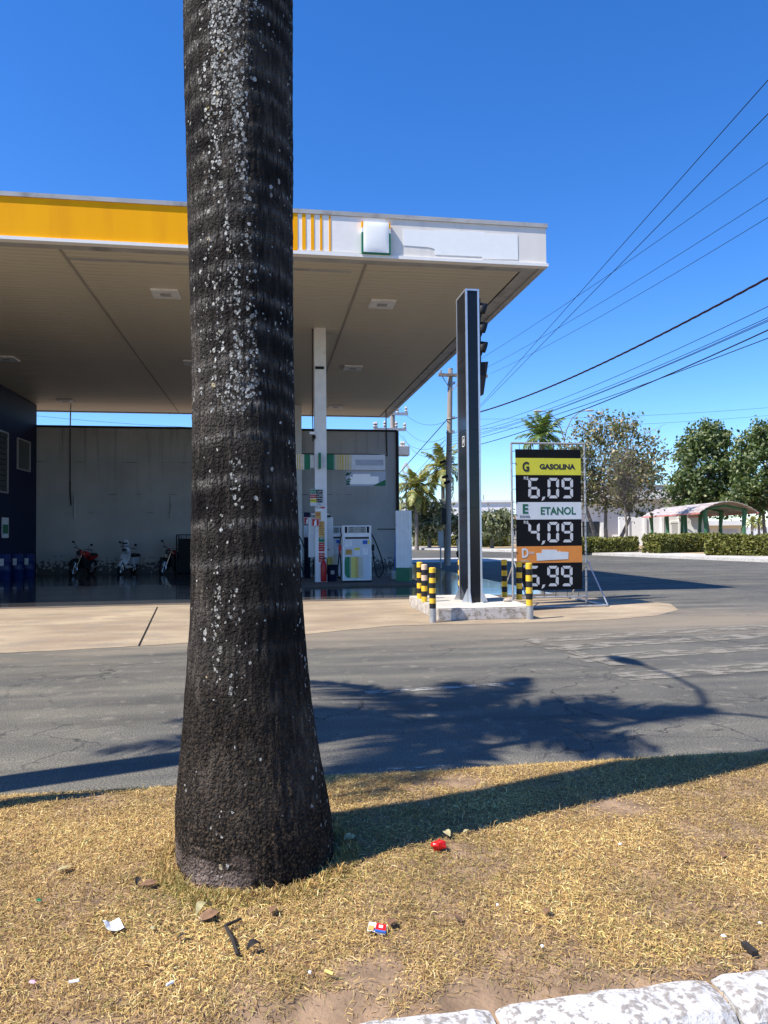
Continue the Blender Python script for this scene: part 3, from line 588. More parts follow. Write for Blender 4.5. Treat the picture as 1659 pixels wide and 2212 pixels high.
# ---- things on / round the column
fy = CYc-.16
def cp(px, py, yy=fy-.006): return YP(px, py, yy)
def plate(name, px0, py0, px1, py1, m, label, cat, yy=fy-.006, th=.01, group=None, parent=None):
    a, b = YP(px0, py0, yy), YP(px1, py1, yy); c = ((a.x+b.x)/2, yy, (a.z+b.z)/2)
    mb = MB(); mb.box((-(b.x-a.x)/2, -th/2, -(a.z-b.z)/2), ((b.x-a.x)/2, th/2, (a.z-b.z)/2))
    if parent: 
        return mb.build(name, m, parent, loc=Vector(c)-parent.location)
    return tag(mb.build(name, m, loc=c), label, cat, group)
pb = plate('price_board', 670, 1057, 697, 1093, 'sgn_w', 'small price board with green red and yellow rows on the white column', 'price board', fy-.05, .02)
for i, (y0_, y1_, m_, t_, pr, tm) in enumerate(((1058,1066.5,'green','ETANOL','4,09','inw'),(1068,1076,'red','GASOLINA','6,09','inw'),(1077.5,1085.5,'yellow','ADITIVADA','6,19','ink'))):
    plate('fuel_row', 670.3, y0_, 683.5, y1_, m_, '', '', fy-.063, .006, parent=pb); plate('digit_row', 683.7, y0_, 696.5, y1_, 'sgn_k', '', '', fy-.063, .006, parent=pb)
    q = YP(677, (y0_+y1_)/2, fy-.068)-pb.location; text(t_, q, .055, tm, pb, .14); q = YP(690, (y0_+y1_)/2, fy-.068)-pb.location; text(pr, q, .075, 'inw', pb, .12)
q = YP(690, 1089.5, fy-.063)-pb.location; text('M', q, .07, 'ink', pb)
pr = plate('notice_plate', 681, 1094, 703, 1104, 'inw', 'small white notice reading 151 on the column', 'notice')
text('151', YP(686.5,1097.5,fy-.013)-pr.location, .08, 'ink', pr, .1); MB().box((.0, -.009, -.02), (.12, -.0055, .02)).build('red_bar', 'inr', pr, loc=(0,0,.03))
oc = plate('warning_sticker', 681, 1105, 693, 1124, 'orange', 'orange sticker with a red ring on the column', 'sticker')
mb = MB(); mb.torus((0, -.008, .045), .035, .008, (0,1,0), 16, 5); mb.build('ring', 'inr', oc)
o2 = plate('instruction_sticker', 688.5, 1126, 701, 1160, 'orange', 'tall orange instruction sticker halfway up the column', 'sticker')
for i in range(7): MB().box((-.055, -.008, .16-i*.05), (.055-.012*(i % 3), -.0055, .17-i*.05)).build('text_line', 'stick', o2)
MB().box((-.07, -.007, -.05), (.07, -.0, .05)).build('x', 'green') if False else None
gs = plate('green_label', 688.5, 1161, 701, 1171, 'green', 'green label above the red labels on the column', 'label')
MB().box((-.05, -.008, .02), (.05, -.0055, .035)).build('text_line', 'inw', gs)
for i, (a_, b_) in enumerate(((1172,1180),(1180.8,1191),(1194,1200),(1200.8,1208),(1208.8,1214))):
    rs = plate('red_label', 688.5, a_, 701, b_, 'red', ['red label just below the green label','second red label down the column','middle red label on the column','fourth red label down the column','lowest red label just above the extinguisher'][i], 'label', group='red labels on the white column')
    MB().box((-.055, -.008, -.004), (.05, -.0055, .006)).build('text_line', 'inw', rs)
fs_ = plate('extinguisher_sign', 673, 1120, 690, 1137, 'inr', 'red sign with a white extinguisher on the white column', 'sign', fy-.04, .02)
def exticon(par):
    mb = MB(); mb.box((-.035, -.016, -.09), (.03, -.011, .03)); mb.box((-.015, -.016, .03), (.012, -.011, .065)); mb.box((.012, -.016, .045), (.045, -.011, .06)); mb.build('pictogram', 'inw', par)
    mb = MB(); t=.1; 
    for q in ((-t,-t,t,-t+.01),(-t,t-.01,t,t),(-t,-t,-t+.01,t),(t-.01,-t,t,t)): mb.box((q[0],-.0155,q[1]),(q[2],-.011,q[3]))
    mb.build('border', 'inw', par)
exticon(fs_)
fs2 = dup(fs_, (YP(664,1125,22).x, 22, YP(664,1125,22).z), 0, 'red extinguisher sign on the dark blue post behind the column')
fs_['group'] = fs2['group'] = 'extinguisher signs'
q = YP(664, 1230, 22.1); nb = empty('dark_blue_post', 'dark blue square post behind the white column', 'post', (q.x, 22.1, 0)); MB().box((-.09, 0, 0), (.09, .12, YP(664,1107,22.1).z)).build('post', 'navy', nb, bevel=.01)
a = YP(664,1135,22).z; MB().box((-.1, -.02, a-.35), (.1, -.003, a)).build('white_panel', 'white', nb)
# white cabinet behind the column
a, b = YP(666,1118,20.75), YP(719,1203,20.75)
cbn = empty('white_cabinet', 'white enamel cabinet fixed behind the white column', 'cabinet', ((a.x+b.x)/2, 20.75, b.z)); wd_ = b.x-a.x
MB().box((-wd_/2, -.15, 0), (wd_/2, .15, a.z-b.z)).build('case', 'white', cbn, bevel=.01); MB().cbox((wd_/2-.12, 0, a.z-b.z+.03), (.12,.1,.05)).build('vent_cap', 'blackm', cbn)
MB().box((wd_/2-.2, -.17, .2), (wd_/2-.1, -.152, .22)).build('latch', 'blackm', cbn)
MB().box((-.08,-.08,-b.z), (.08,.08,-.002)).build('support', 'galv', cbn)
# floodlights on column
for sx_, lab in ((-1, 'small floodlight on the left of the column'), (1, 'small floodlight on the right of the column')):
    q = YP(691+sx_*14, 1111, CYc-.1); e_ = empty('column_floodlight', lab, 'lamp', q, 0, 'floodlights on the column')
    mb = MB(); mb.cbox((0,0,0), (.13,.1,.06)); mb.build('head', 'galv', e_, bevel=.01); mb = MB(); mb.tube([(-sx_*.05,0,0),(-sx_*.12,.02,0)], .014, 6); mb.build('arm', 'blackm', e_)
# security camera
q = YP(678, 941, CYc-.2); e_ = empty('security_camera', 'small dark security camera on the upper column', 'camera', q); mb = MB(); mb.ell((0,0,-.04), (.05,.05,.06)); mb.build('dome', 'blackm', e_, smooth=True)
mb = MB(); mb.box((-.12, -.05, .03), (.03, .1, .1)); mb.build('bracket', 'lampw', e_)
# fire extinguisher at column foot
q = G(695, 1254, .07); fe = empty('fire_extinguisher', 'red fire extinguisher at the foot of the white column', 'fire extinguisher', (q.x, CYc-.27, .09))
mb = MB(); mb.lathe([(.0,0),(.075,0),(.082,.02),(.082,.45),(.06,.53),(.025,.56),(.025,.6),(0,.6)], 16); mb.build('cylinder', 'red', fe, smooth=True)
mb = MB(); mb.tube([(0,0,.6),(.05,-.02,.64),(.09,-.03,.6),(.1,-.02,.4),(.09,0,.2)], .012, 6); mb.build('hose', 'rubber', fe)
mb = MB(); mb.cbox((0,0,.63), (.12,.03,.02)); mb.build('handle', 'blackm', fe)
# ---- pumps
def hose(par, pts, r=.018, name='hose', m='rubber'):
    # smooth polyline
    P = [Vector(p) for p in pts]; out = []
    for i in range(len(P)-1):
        p0, p1, p2, p3 = P[max(i-1,0)], P[i], P[i+1], P[min(i+2,len(P)-1)]
        for k in range(6):
            t = k/6; out.append(.5*((2*p1)+(-p0+p2)*t+(2*p0-5*p1+4*p2-p3)*t*t+(-p0+3*p1-3*p2+p3)*t**3))
    out.append(P[-1]); mb = MB(); mb.tube(out, r, 7); return mb.build(name, m, par, smooth=True)
def pump(loc, rz, label, W=.78, Hh=1.52, dist='A'):
    e = empty('fuel_pump', label, 'fuel pump', loc, rz, 'fuel pumps on the island'); w = W/2
    MB().box((-w, -.22, 0), (w, .22, Hh)).build('body', 'white', e, bevel=.02)
    MB().box((-w+.04, -.232, Hh-.21), (w-.04, -.221, Hh-.02)).build('display_frame', 'lampw', e)
    dp_ = MB().box((-w+.15, -.24, Hh-.20), (w-.15, -.233, Hh-.03)).build('display', 'display', e)
    for sx_ in (-1, 1):
        MB().box((min(sx_*(w-.06), sx_*(w-.13)), -.24, Hh-.2), (max(sx_*(w-.06), sx_*(w-.13)), -.233, Hh-.03)).build('key_column', 'blackm', e)
        for k in range(3): MB().box((sx_*.15-.045, -.244, Hh-.07-k*.05), (sx_*.15+.045, -.2405, Hh-.055-k*.05)).build('readout', 'ink', dp_)
    MB().box((-w+.04, -.228, Hh-.30), (w-.04, -.221, Hh-.23)).build('name_strip', 'inw', e)
    MB().box((-w+.07, -.226, Hh-.36), (w-.07, -.221, Hh-.31)).build('slot', 'blackm', e)
    MB().box((-w+.05, -.230, .08), (w-.05, -.221, Hh-.37)).build('front_panel', 'sgn_w', e)
    # striped decal
    z0, z1 = .12, .68
    mb = MB(); mb.prism([(-w+.05, -.235, .25),(-w+.09, -.235, .15),(-w+.15, -.235, z0),(-w+.18, -.235, z0),(-w+.18, -.235, z1),(-w+.07, -.235, z1),(-w+.05,-.235,z1-.12)], (0, .004, 0)); mb.build('green_field', 'green', e)
    x = -w+.18
    for i, (g_, ww, m_) in enumerate(((.008,.02,'green'),(.012,.018,'yellow'),(.010,.02,'yellow'),(.009,.022,'yellow'),(.008,.026,'yellow'),(.006,.05,'gold'),(.006,.028,'gold'),(.009,.022,'cream'),(.010,.018,'cream'),(.012,.014,'cream'),(.013,.010,'cream'),(.014,.008,'cream'))):
        x += g_; MB().box((x, -.235, z0), (x+ww, -.231, z1)).build('stripe', m_, e); x += ww
    # stickers
    for (a_, b_, c_, d_, m_) in ((-w+.07,.95,-w+.25,1.12,'inw'),(-w+.08,.74,-w+.25,.88,'orange'),(-.07,.86,.07,.92,'yellow'),(-.07,.73,.07,.85,'inw'),(.16,.73,.3,.9,'inw'),(.15,1.02,.28,1.12,'bluem'),(.28,1.02,.33,1.12,'yellow')):
        st = MB().box((a_, -.236, b_), (c_, -.2305, d_)).build('sticker', m_, e)
        for k in range(3):
            if d_-b_ > .1 and m_ != 'bluem': MB().box((a_+.02, -.239, d_-.035-k*.03), (c_-.02-.01*k, -.2365, d_-.028-k*.03)).build('text_line', 'stick' if m_ == 'orange' else 'trim', st)
    MB().box((-w, -.23, -.0), (w, .23, .05)).build('plinth', 'blackm', e)
    for sx_, m_ in ((-1, 'red'), (1, 'blackm')):
        hx = sx_*(w+.03)
        nb_ = MB(); nb_.cbox((hx+sx_*.03, -.03, .92), (.07, .1, .16)); nb_.tube([(hx+sx_*.03,-.03,.86),(hx+sx_*.02,-.05,.74)], .016, 6); nb_.build('nozzle', m_, e)
        if sx_ > 0: hose(e, [(w, 0, Hh-.2), (w+.12, -.02, 1.1), (w+.3, -.02, .6), (w+.34, -.02, .3), (w+.2, -.04, .12), (w+.1, -.05, .4), (w+.06, -.04, .8)])
        else: hose(e, [(-w, 0, Hh-.2), (-w-.05, -.02, 1.1), (-w-.08, -.02, .7), (-w-.12, -.02, .25), (-w-.05, -.05, .08), (-w-.03, -.05, .35), (-w-.05, -.04, .8)])
    return e
pq = G(772.5, 1258, .07); pm1 = pump((pq.x, pq.y+.25, .07), rad(-1), 'white fuel pump with striped decal in clear view right of the column')
q = YP(716, 1228, 21.9); pump((q.x-.02, 21.9, .07), rad(-1), 'white fuel pump partly hidden behind the cabinet and the column')
q = YP(640, 1228, 21.2); pump((q.x-.35, 21.3, .07), rad(-1), 'white fuel pump with black hoses half hidden by the palm trunk')
# bin between column and pump
q = G(718, 1256, .07); bn = empty('waste_bin', 'dark blue plastic bin between the column and the fuel pump', 'bin', (q.x, q.y+.1, .07))
mb = MB(); mb.lathe([(0,0),(.14,0),(.17,.42),(.18,.42),(.18,.45),(.155,.45),(.13,.05),(0,.05)], 18); mb.build('bucket', 'navy', bn, smooth=True); mb = MB(); mb.box((-.05,-.175,.2),(.05,-.16,.3)); mb.build('emblem', 'trim', bn)
# jug and blue squeegee pole
q = G(853, 1256); jg = empty('plastic_jug', 'pale plastic jug on the floor beside the green and white panel', 'jug', (q.x, q.y, 0))
mb = MB(); mb.box((-.12,-.09,0),(.12,.09,.30)); mb.build('body', 'jug', jg, bevel=.03); mb = MB(); mb.lathe([(.03,.30),(.03,.36),(0,.36)], 10, (.05,0,0)); mb.build('neck', 'jug', jg)
sq = empty('squeegee', 'blue squeegee handle standing in the jug', 'squeegee', (q.x-.02, q.y, .05)); mb = MB(); mb.tube([(0,0,0),(.06,.02,1.35)], .016, 6); mb.build('handle', 'bluem', sq)
# white / green sales panel
q = G(876, 1262); gp = empty('promo_panel', 'tall white folded panel with green foot at the forecourt edge', 'panel', (q.x, q.y+.2, 0), rad(-28)); hp = YP(876,1103,q.y+.2).z
MB().box((-.19,-.13,.44),(.19,.13,hp)).build('white_shaft', 'white', gp, bevel=.006); MB().box((-.195,-.135,0),(.195,.135,.438)).build('green_foot', 'dgreen', gp, bevel=.006)
for k in range(3): MB().box((-.12+k*.1,-.136,.45),(-.11+k*.1,-.131,hp-.02)).build('rib', 'lampw', gp)
# drums
dr = None
for (px, py, lab) in ((4,1243,'blue plastic drum nearest the left photo edge'),(32,1238,'blue plastic drum in the middle with white label'),(57,1234,'blue plastic drum nearest the grey wall')):
    p = XP(px, 1200, BX+.36); p.z = floor_z(p.x, p.y)+.008
    if dr is None:
        dr = empty('plastic_drum', lab, 'drum', p, 0, 'blue drums beside the navy wall')
        mb = MB(); mb.lathe([(0,0),(.27,0),(.29,.03),(.29,.28),(.305,.30),(.29,.32),(.29,.60),(.305,.62),(.29,.64),(.29,.88),(.26,.92),(0,.92)], 22); mb.build('barrel', 'blue', dr, smooth=True)
        mb = MB(); mb.lathe([(.05,.92),(.05,.95),(0,.95)], 10, (.12,0,0)); mb.build('bung', 'blackm', dr)
        mb = MB(); mb.box((.02,-.297,.5),(.16,-.288,.75)); mb.build('label_sheet', 'inw', dr)
    else: dup(dr, p, 0, lab)
# dark cage against the wall
q = G(420, 1228, R); cg = empty('wire_cage', 'dark steel cage standing against the grey wall', 'cage', (q.x+.6, WY-.9, R)); ch = YP(411,1155,WY-.9).z-R
mb = MB()
for x_ in (-.8,.8):
    for y_ in (-.4,.4): mb.tube([(x_,y_,0),(x_,y_,ch)], .03, 5)
for z_ in (.1,ch*.5,ch):
    for y_ in (-.4,.4): mb.tube([(-.8,y_,z_),(.8,y_,z_)], .02, 5)
    for x_ in (-.8,.8): mb.tube([(x_,-.4,z_),(x_,.4,z_)], .02, 5)
mb.build('frame', 'blackm', cg)
for i in range(9):
    mb = MB(); mb.tube([(-.8+i*.2,-.41,.1),(-.8+i*.2,-.41,ch)], .01, 4); mb.build('bar', 'blackm', cg)
MB().box((-.75,-.35,.12),(.75,.35,ch*.9)).build('gas_bottles_case', 'rubber', cg)

# ---- motorcycles (built heading -Y, length along Y)
def wheel(par, y, R_=.30, r=.05, spokes=10):
    mb = MB(); mb.torus((0,y,R_), R_-r*.6, r, (1,0,0), 26, 8); wq = mb.build('wheel', 'rubber', par, smooth=True)
    mb = MB(); mb.torus((0,y,R_), R_-r*1.7, .018, (1,0,0), 26, 6); mb.lathe([(0,-.05),(.045,-.05),(.045,.05),(0,.05)], 10, (0,y,R_), axis=(1,0,0)); mb.build('rim', 'chrome', wq)
    mb = MB()
    for k in range(spokes):
        a = 2*math.pi*k/spokes; mb.tube([(0,y,R_),(0,y+(R_-r*1.8)*math.cos(a),R_+(R_-r*1.8)*math.sin(a))], .006, 4)
    mb.build('spoke_set', 'chrome', wq)
def motorcycle(loc, rz, lean, label, body, guard):
    e = empty('motorcycle', label, 'motorcycle', loc, rz, 'motorcycles parked at the wall'); e.rotation_euler = (0, lean, rz)
    wheel(e, -.66, .31); wheel(e, .62, .30, .058)
    mb = MB()
    for sx_ in (-.075,.075): mb.tube([(sx_,-.66,.31),(sx_,-.50,.66),(sx_,-.38,.95)], [.024,.024,.02], 8)
    mb.build('fork', 'chrome', e, smooth=True)
    mb = MB(); n = 9
    for i in range(n): pass
    V = []; 
    for i in range(n):
        a = math.pi*(.12+.62*i/(n-1)); 
        for sx_ in (-.07,0,.07): V.append((sx_, -.66-.37*math.cos(a), .31+.37*math.sin(a)+(.015 if sx_ == 0 else 0)))
    mb.add(V, [(i*3+j, i*3+j+1, (i+1)*3+j+1, (i+1)*3+j) for i in range(n-1) for j in range(2)]); f_ = mb.build('front_mudguard', guard, e, smooth=True); f_.modifiers.new('thick', 'SOLIDIFY').thickness = .01
    mb = MB(); mb.ell((0,.0,.83), (.14,.27,.13), 14, 9); mb.build('tank', body, e, smooth=True)
    mb = MB(); mb.ell((0,-.42,.90), (.10,.10,.12), 12, 8); mb.build('headlight_cowl', body, e, smooth=True)
    mb = MB(); mb.lathe([(0,0),(.075,0),(.085,.03),(0,.05)], 14, (0,-.50,.90), axis=(0,-1,.1)); mb.build('headlight', 'glass', e, smooth=True)
    mb = MB(); mb.cbox((0,.42,.80), (.22,.6,.09), Matrix.Rotation(.05,3,'X')); mb.build('seat', 'rubber', e, bevel=.03)
    mb = MB(); mb.prism([(-.09,.2,.74),(-.09,.8,.82),(-.09,.78,.70),(-.09,.3,.6)], (.18,0,0)); mb.build('side_panel', body, e)
    mb = MB(); mb.cbox((0,.02,.45), (.26,.36,.34)); mb.lathe([(.1,0),(.1,.26),(0,.28)], 12, (0,-.08,.5), axis=(0,-.35,1)); mb.build('engine', 'blackm', e, bevel=.03)
    mb = MB()
    for sx_ in (-.03,.03): mb.tube([(sx_,-.36,.88),(sx_*2,-.12,.40),(sx_*3,.15,.30),(sx_*3,.62,.30)], .018, 6); mb.tube([(sx_,-.34,.80),(sx_*2.5,.30,.72),(sx_*3,.62,.30)], .016, 6)
    mb.build('frame', 'blackm', e)
    mb = MB(); mb.tube([(-.36,-.22,1.05),(-.22,-.32,1.06),(0,-.36,1.0),(.22,-.32,1.06),(.36,-.22,1.05)], .013, 6); mb.tube([(-.38,-.21,1.05),(-.27,-.28,1.06)], .02, 6); mb.tube([(.38,-.21,1.05),(.27,-.28,1.06)], .02, 6); mb.build('handlebar', 'blackm', e)
    for sx_ in (-1,1):
        mb = MB(); mb.tube([(sx_*.24,-.30,1.06),(sx_*.28,-.33,1.18),(sx_*.36,-.33,1.24)], .008, 5); mb.ell((sx_*.38,-.34,1.27), (.065,.018,.042), 10, 6); mb.build('mirror', 'blackm', e, smooth=True)
        mb = MB(); mb.ell((sx_*.17,-.44,.90), (.03,.04,.025), 8, 6); mb.build('indicator', 'orange', e, smooth=True)
    mb = MB(); mb.tube([(.12,-.02,.32),(.14,.3,.27),(.16,.75,.36)], [.02,.03,.045], 8); mb.build('exhaust', 'chrome', e, smooth=True)
    mb = MB(); mb.tube([(-.08,.05,.3),(-.26,.08,.02)], .012, 5); mb.build('side_stand', 'blackm', e)
    e.scale = (1.06,)*3
    return e
def onfloor(px, y): p = YP(px, 1233, y); return Vector((p.x, y, floor_z(p.x, y)+.008))
motorcycle(onfloor(178, 32.3), rad(-17), rad(9), 'red motorcycle at the left, with red front cowl', 'redbody', 'rubber')
motorcycle(onfloor(368, 32.3), rad(-20), rad(9), 'dark red motorcycle beside the palm trunk', 'darkred', 'rubber')
def scooter(loc, rz, lean, label):
    e = empty('scooter', label, 'scooter', loc, rz); e.rotation_euler = (0, lean, rz)
    wheel(e, -.58, .26, .05); wheel(e, .55, .26, .055)
    mb = MB(); mb.prism([(-.17,-.42,.86),(-.19,-.48,.6),(-.12,-.52,.38),(0,-.66,.56),(.12,-.52,.38),(.19,-.48,.6),(.17,-.42,.86)], (0,.09,.05)); mb.build('leg_shield', 'silver', e, bevel=.02)
    mb = MB(); mb.ell((0,-.46,.98), (.17,.13,.13), 14, 8); mb.build('front_cowl', 'silver', e, smooth=True)
    mb = MB(); mb.ell((0,-.585,.98), (.11,.03,.06), 12, 6); mb.build('headlight', 'glass', e, smooth=True)
    n = 9; V = []; mb = MB()
    for i in range(n):
        a = math.pi*(.1+.7*i/(n-1))
        for sx_ in (-.075,0,.075): V.append((sx_, -.58-.32*math.cos(a), .26+.32*math.sin(a)+(.02 if sx_ == 0 else 0)))
    mb.add(V, [(i*3+j, i*3+j+1, (i+1)*3+j+1, (i+1)*3+j) for i in range(n-1) for j in range(2)]); f_ = mb.build('front_mudguard', 'silver', e, smooth=True); f_.modifiers.new('thick', 'SOLIDIFY').thickness = .01
    mb = MB()
    for sx_ in (-.06,.06): mb.tube([(sx_,-.58,.26),(sx_,-.44,.62)], .02, 6)
    mb.build('fork', 'chrome', e)
    mb = MB(); mb.cbox((0,-.1,.32), (.26,.5,.1)); mb.cbox((0,.38,.55), (.30,.55,.30)); mb.build('body', 'silver', e, bevel=.04)
    mb = MB(); mb.cbox((0,.35,.76), (.26,.66,.1)); mb.build('seat', 'rubber', e, bevel=.03)
    mb = MB(); mb.tube([(-.33,-.3,1.05),(-.1,-.42,1.08),(.1,-.42,1.08),(.33,-.3,1.05)], .013, 6); mb.build('handlebar', 'blackm', e)
    for sx_ in (-1,1):
        mb = MB(); mb.tube([(sx_*.22,-.36,1.06),(sx_*.28,-.38,1.2)], .007, 5); mb.ell((sx_*.31,-.39,1.22), (.06,.018,.04), 10, 6); mb.build('mirror', 'blackm', e, smooth=True)
    e.scale = (1.08,)*3
    return e
sp_ = onfloor(274, 32.3); scooter(sp_, rad(-14), rad(10), 'silver scooter parked between the two motorcycles')
hp_ = YP(271,1170,sp_.y-.42); hm = empty('helmet', 'white and dark helmet hung on the scooter mirror', 'helmet', hp_-Vector((0,0,.1)))
mb = MB(); mb.ell((0,0,.05), (.14,.17,.15), 14, 9); mb.build('shell', 'silver', hm, smooth=True); mb = MB(); mb.ell((0,-.06,.04), (.125,.125,.06), 14, 6); mb.build('visor', 'black', hm, smooth=True); mb = MB(); mb.tube([(-.1,0,-.06),(0,-.02,-.2),(.1,0,-.06)], .012, 5); mb.build('strap', 'rubber', hm)

# ================================================================ PYLON, PEDESTAL, BOLLARDS
PH = .20; a = G(938,1340); b = G(1150,1334)
pdx0, pdx1, pdy0, pdy1 = a.x+.03, b.x-.03, 11.38, 13.75
pe = empty('pylon_pedestal', 'low whitewashed concrete plinth under the black pylon', 'plinth', (0, 0, 0))
mb = MB(); V = []; nx_ = 26; 
mb.box((pdx0, pdy0, 0), (pdx1, pdy1, PH-.012)); mb.build('block', 'wash', pe, bevel=.015)
MB().box((pdx0+.004, pdy0+.004, PH-.011), (pdx1-.004, pdy1-.004, PH)).build('top_slab', 'pedtop', pe, bevel=.006)
fl = G(1013, 1302, PH); fr = G(1044, 1302, PH); pw_ = fr.x-fl.x; pdp = .62; ptop = YP(1018, 624, fl.y).z
py_ = empty('sign_pylon', 'tall black glass pylon with aluminium edges on the plinth', 'pylon', (fl.x, fl.y, PH)); hP = ptop-PH
MB().box((.012,.012,0),(pw_-.012,pdp-.012,hP-.03)).build('core', 'roofdark', py_)
nseg = 4; zz = [0, hP*.30, hP*.55, hP*.78, hP-.035]; 
for i in range(nseg):
    MB().box((.03,.002,zz[i]+.003),(pw_-.03,.0115,zz[i+1]-.003)).build('front_panel', 'black', py_)
    MB().box((.002,.025,zz[i]+.003),(.0115,pdp-.025,zz[i+1]-.003)).build('side_panel', 'black', py_)
    MB().box((pw_-.0115,.025,zz[i]+.003),(pw_-.002,pdp-.025,zz[i+1]-.003)).build('side_panel', 'black', py_)
for (x_, y_) in ((0,0),(pw_,0),(0,pdp),(pw_,pdp)):
    x0_ = -.004 if x_ == 0 else pw_-.028; y0_ = -.004 if y_ == 0 else pdp-.028; MB().box((x0_,y0_,0),(x0_+.032,y0_+.032,hP-.03)).build('corner_trim', 'alu', py_)
MB().box((-.006,-.006,hP-.03),(pw_+.006,pdp+.006,hP)).build('cap', 'alu', py_)
for (x_, y_, dx, dy) in ((.015,-.005,0,-1),(pw_-.015,-.005,0,-1),(-.005,.05,-1,0),(pw_+.005,.05,1,0),(pw_+.005,pdp-.05,1,0),(-.005,pdp-.05,-1,0)):
    mb = MB(); t = .006; P_ = [(x_,y_,0),(x_+dx*.1,y_+dy*.1,0),(x_+dx*.1,y_+dy*.1,.02),(x_,y_,.24)]; ex = (t*2*abs(dy), t*2*abs(dx), 0)
    mb.prism([(p[0]-ex[0]/2, p[1]-ex[1]/2, p[2]) for p in P_], ex); mb.build('gusset', 'alu', py_)
q = XP(1001, 954, fl.x-.001); stk = empty('pylon_sticker', 'small white framed symbol on the left face of the pylon', 'sticker', (fl.x-.006, fl.y+.22, q.z))
mb = MB(); t = .075
for (a_, b_, c_, d_) in ((-t,-t*1.2,t,-t*1.2+.012),(-t,t*1.2-.012,t,t*1.2),(-t,-t*1.2,-t+.012,t*1.2),(t-.012,-t*1.2,t,t*1.2)): mb.box((-.002, a_, b_), (.0, c_, d_))
mb.build('border', 'inw', stk); mb = MB(); mb.prism([(-.003,-.05,0),(-.003,0,.055),(-.003,.05,0),(-.003,0,-.055)], (.003,0,0)); mb.build('symbol', 'trim', stk)
# stone on plinth
q = G(1097, 1300, PH); mb = MB(); mb.ell((0,0,.028), (.085,.05,.032), 9, 5); o = tag(mb.build('loose_stone', 'stone', loc=(q.x, q.y, PH)), 'flat brown stone lying on the plinth', 'stone')
for v in o.data.vertices: v.co += .008*noise.noise_vector(v.co*30)
# bollards
def bollard(loc, base, top, label, cream=False, ring=7):
    e = empty('bollard', label, 'bollard', loc, random.uniform(0, 3), 'black and yellow bollards round the pylon'); h = (top-base); r = .052
    if base < 0:  # pipe stands on ground: lower stretch is grey
        mb = MB(); mb.lathe([(r,0),(r,PH+.02)], 16); mb.build('bare_foot', 'galv', e, smooth=True); z0 = PH+.02; h = top
    else: z0 = 0; h = top-base
    n = ring; dz = (h-z0)/n
    for i in range(n):
        yel = (n-1-i) % 2 == 0
        m_ = ('bol_c' if cream and i in (n-1, n-3) else 'bol_y') if yel else 'bol_k'
        if i == n-1: mb = MB(); mb.lathe([(r,z0+i*dz),(r,z0+(i+1)*dz-.008),(r-.008,z0+(i+1)*dz),(0,z0+(i+1)*dz+.003)], 16)
        else: mb = MB(); mb.lathe([(r,z0+i*dz),(r,z0+(i+1)*dz)], 16)
        o_ = mb.build('band', m_, e)
        for p_ in o_.data.polygons: p_.use_smooth = len(p_.vertices) == 4
        o_.data.set_sharp_from_angle(angle=rad(30))
    return e
q = G(935,1345); bollard((q.x,q.y,0), -1, YP(935,1226,q.y).z, 'front left bollard at the corner of the plinth, yellow and black', ring=8)
q = G(1144,1338); bollard((q.x,q.y,0), -1, YP(1144,1216,q.y).z, 'front right bollard in front of the price sign', ring=7)
for (px, pb_, pt_, lab, cr_) in ((917,1300,1219,'middle bollard of the left row with faded cream bands',True),(907,1293,1214,'rearmost bollard of the left row',False),(1122,1295,1213,'bollard between the front right one and the lone one',False),(1090,1290,1209,'bollard in the gap between pylon and price sign',False),(996,1287,1209,'bollard almost hidden behind the left edge of the pylon',False)):
    q = G(px, pb_, PH); q.y = min(q.y, pdy1-.06); q = YP(px, pb_, q.y); bollard((q.x, q.y, PH), 0, YP(px, pt_, q.y).z-PH, lab, cr_, ring=7)

# ================================================================ PRICE SIGN
SY = 13.7; xl_, xr_ = YP(1106,1100,SY).x, YP(1264,1100,SY).x; ztop = YP(1180,958,SY).z
sg = empty('price_sign', 'tall fuel price banner in a tube frame beside the pylon', 'price sign', (xl_, SY, 0)); Wd = xr_-xl_
def SP(cx, cy):  # crop pixel of the banner -> local x, z
    p = YP((980+cx/3.318)*.8641, (1000+cy/3.318)*.8641, SY-.03); return p.x-xl_, p.z
for x_, nm in ((0,'l'),(Wd,'r')):
    mb = MB(); mb.tube([(x_,0,0),(x_,0,ztop)], .021, 8); mb.build('post', 'galv', sg, smooth=True)
    mb = MB(); mb.tube([(x_,-.9,.022),(x_,.9,.022)], .02, 8); mb.build('foot_bar', 'alu', sg, smooth=True)
    for sy_ in (-1,1):
        mb = MB(); mb.tube([(x_+.03,sy_*.85,.03),(x_+.03,sy_*.02,.8)], .014, 6); mb.build('brace', 'alu', sg)
mb = MB(); mb.tube([(0,0,ztop),(Wd,0,ztop)], .021, 8); mb.build('top_rail', 'galv', sg, smooth=True)
for y_ in (-.9,.0): mb = MB(); mb.tube([(0,y_,.03 if y_ else .12),(Wd,y_,.03 if y_ else .12)], .018, 8); mb.build('cross_rail', 'galv', sg, smooth=True)
rowsP = [(410,482,'sgn_k'),(482,622,'sgn_y'),(622,847,'sgn_k'),(847,990,'sgn_w'),(990,1212,'sgn_k'),(1212,1350,'sgn_o'),(1350,1575,'sgn_k')]
ax, _ = SP(1026, 700); bx, _ = SP(1568, 700); bcs = []
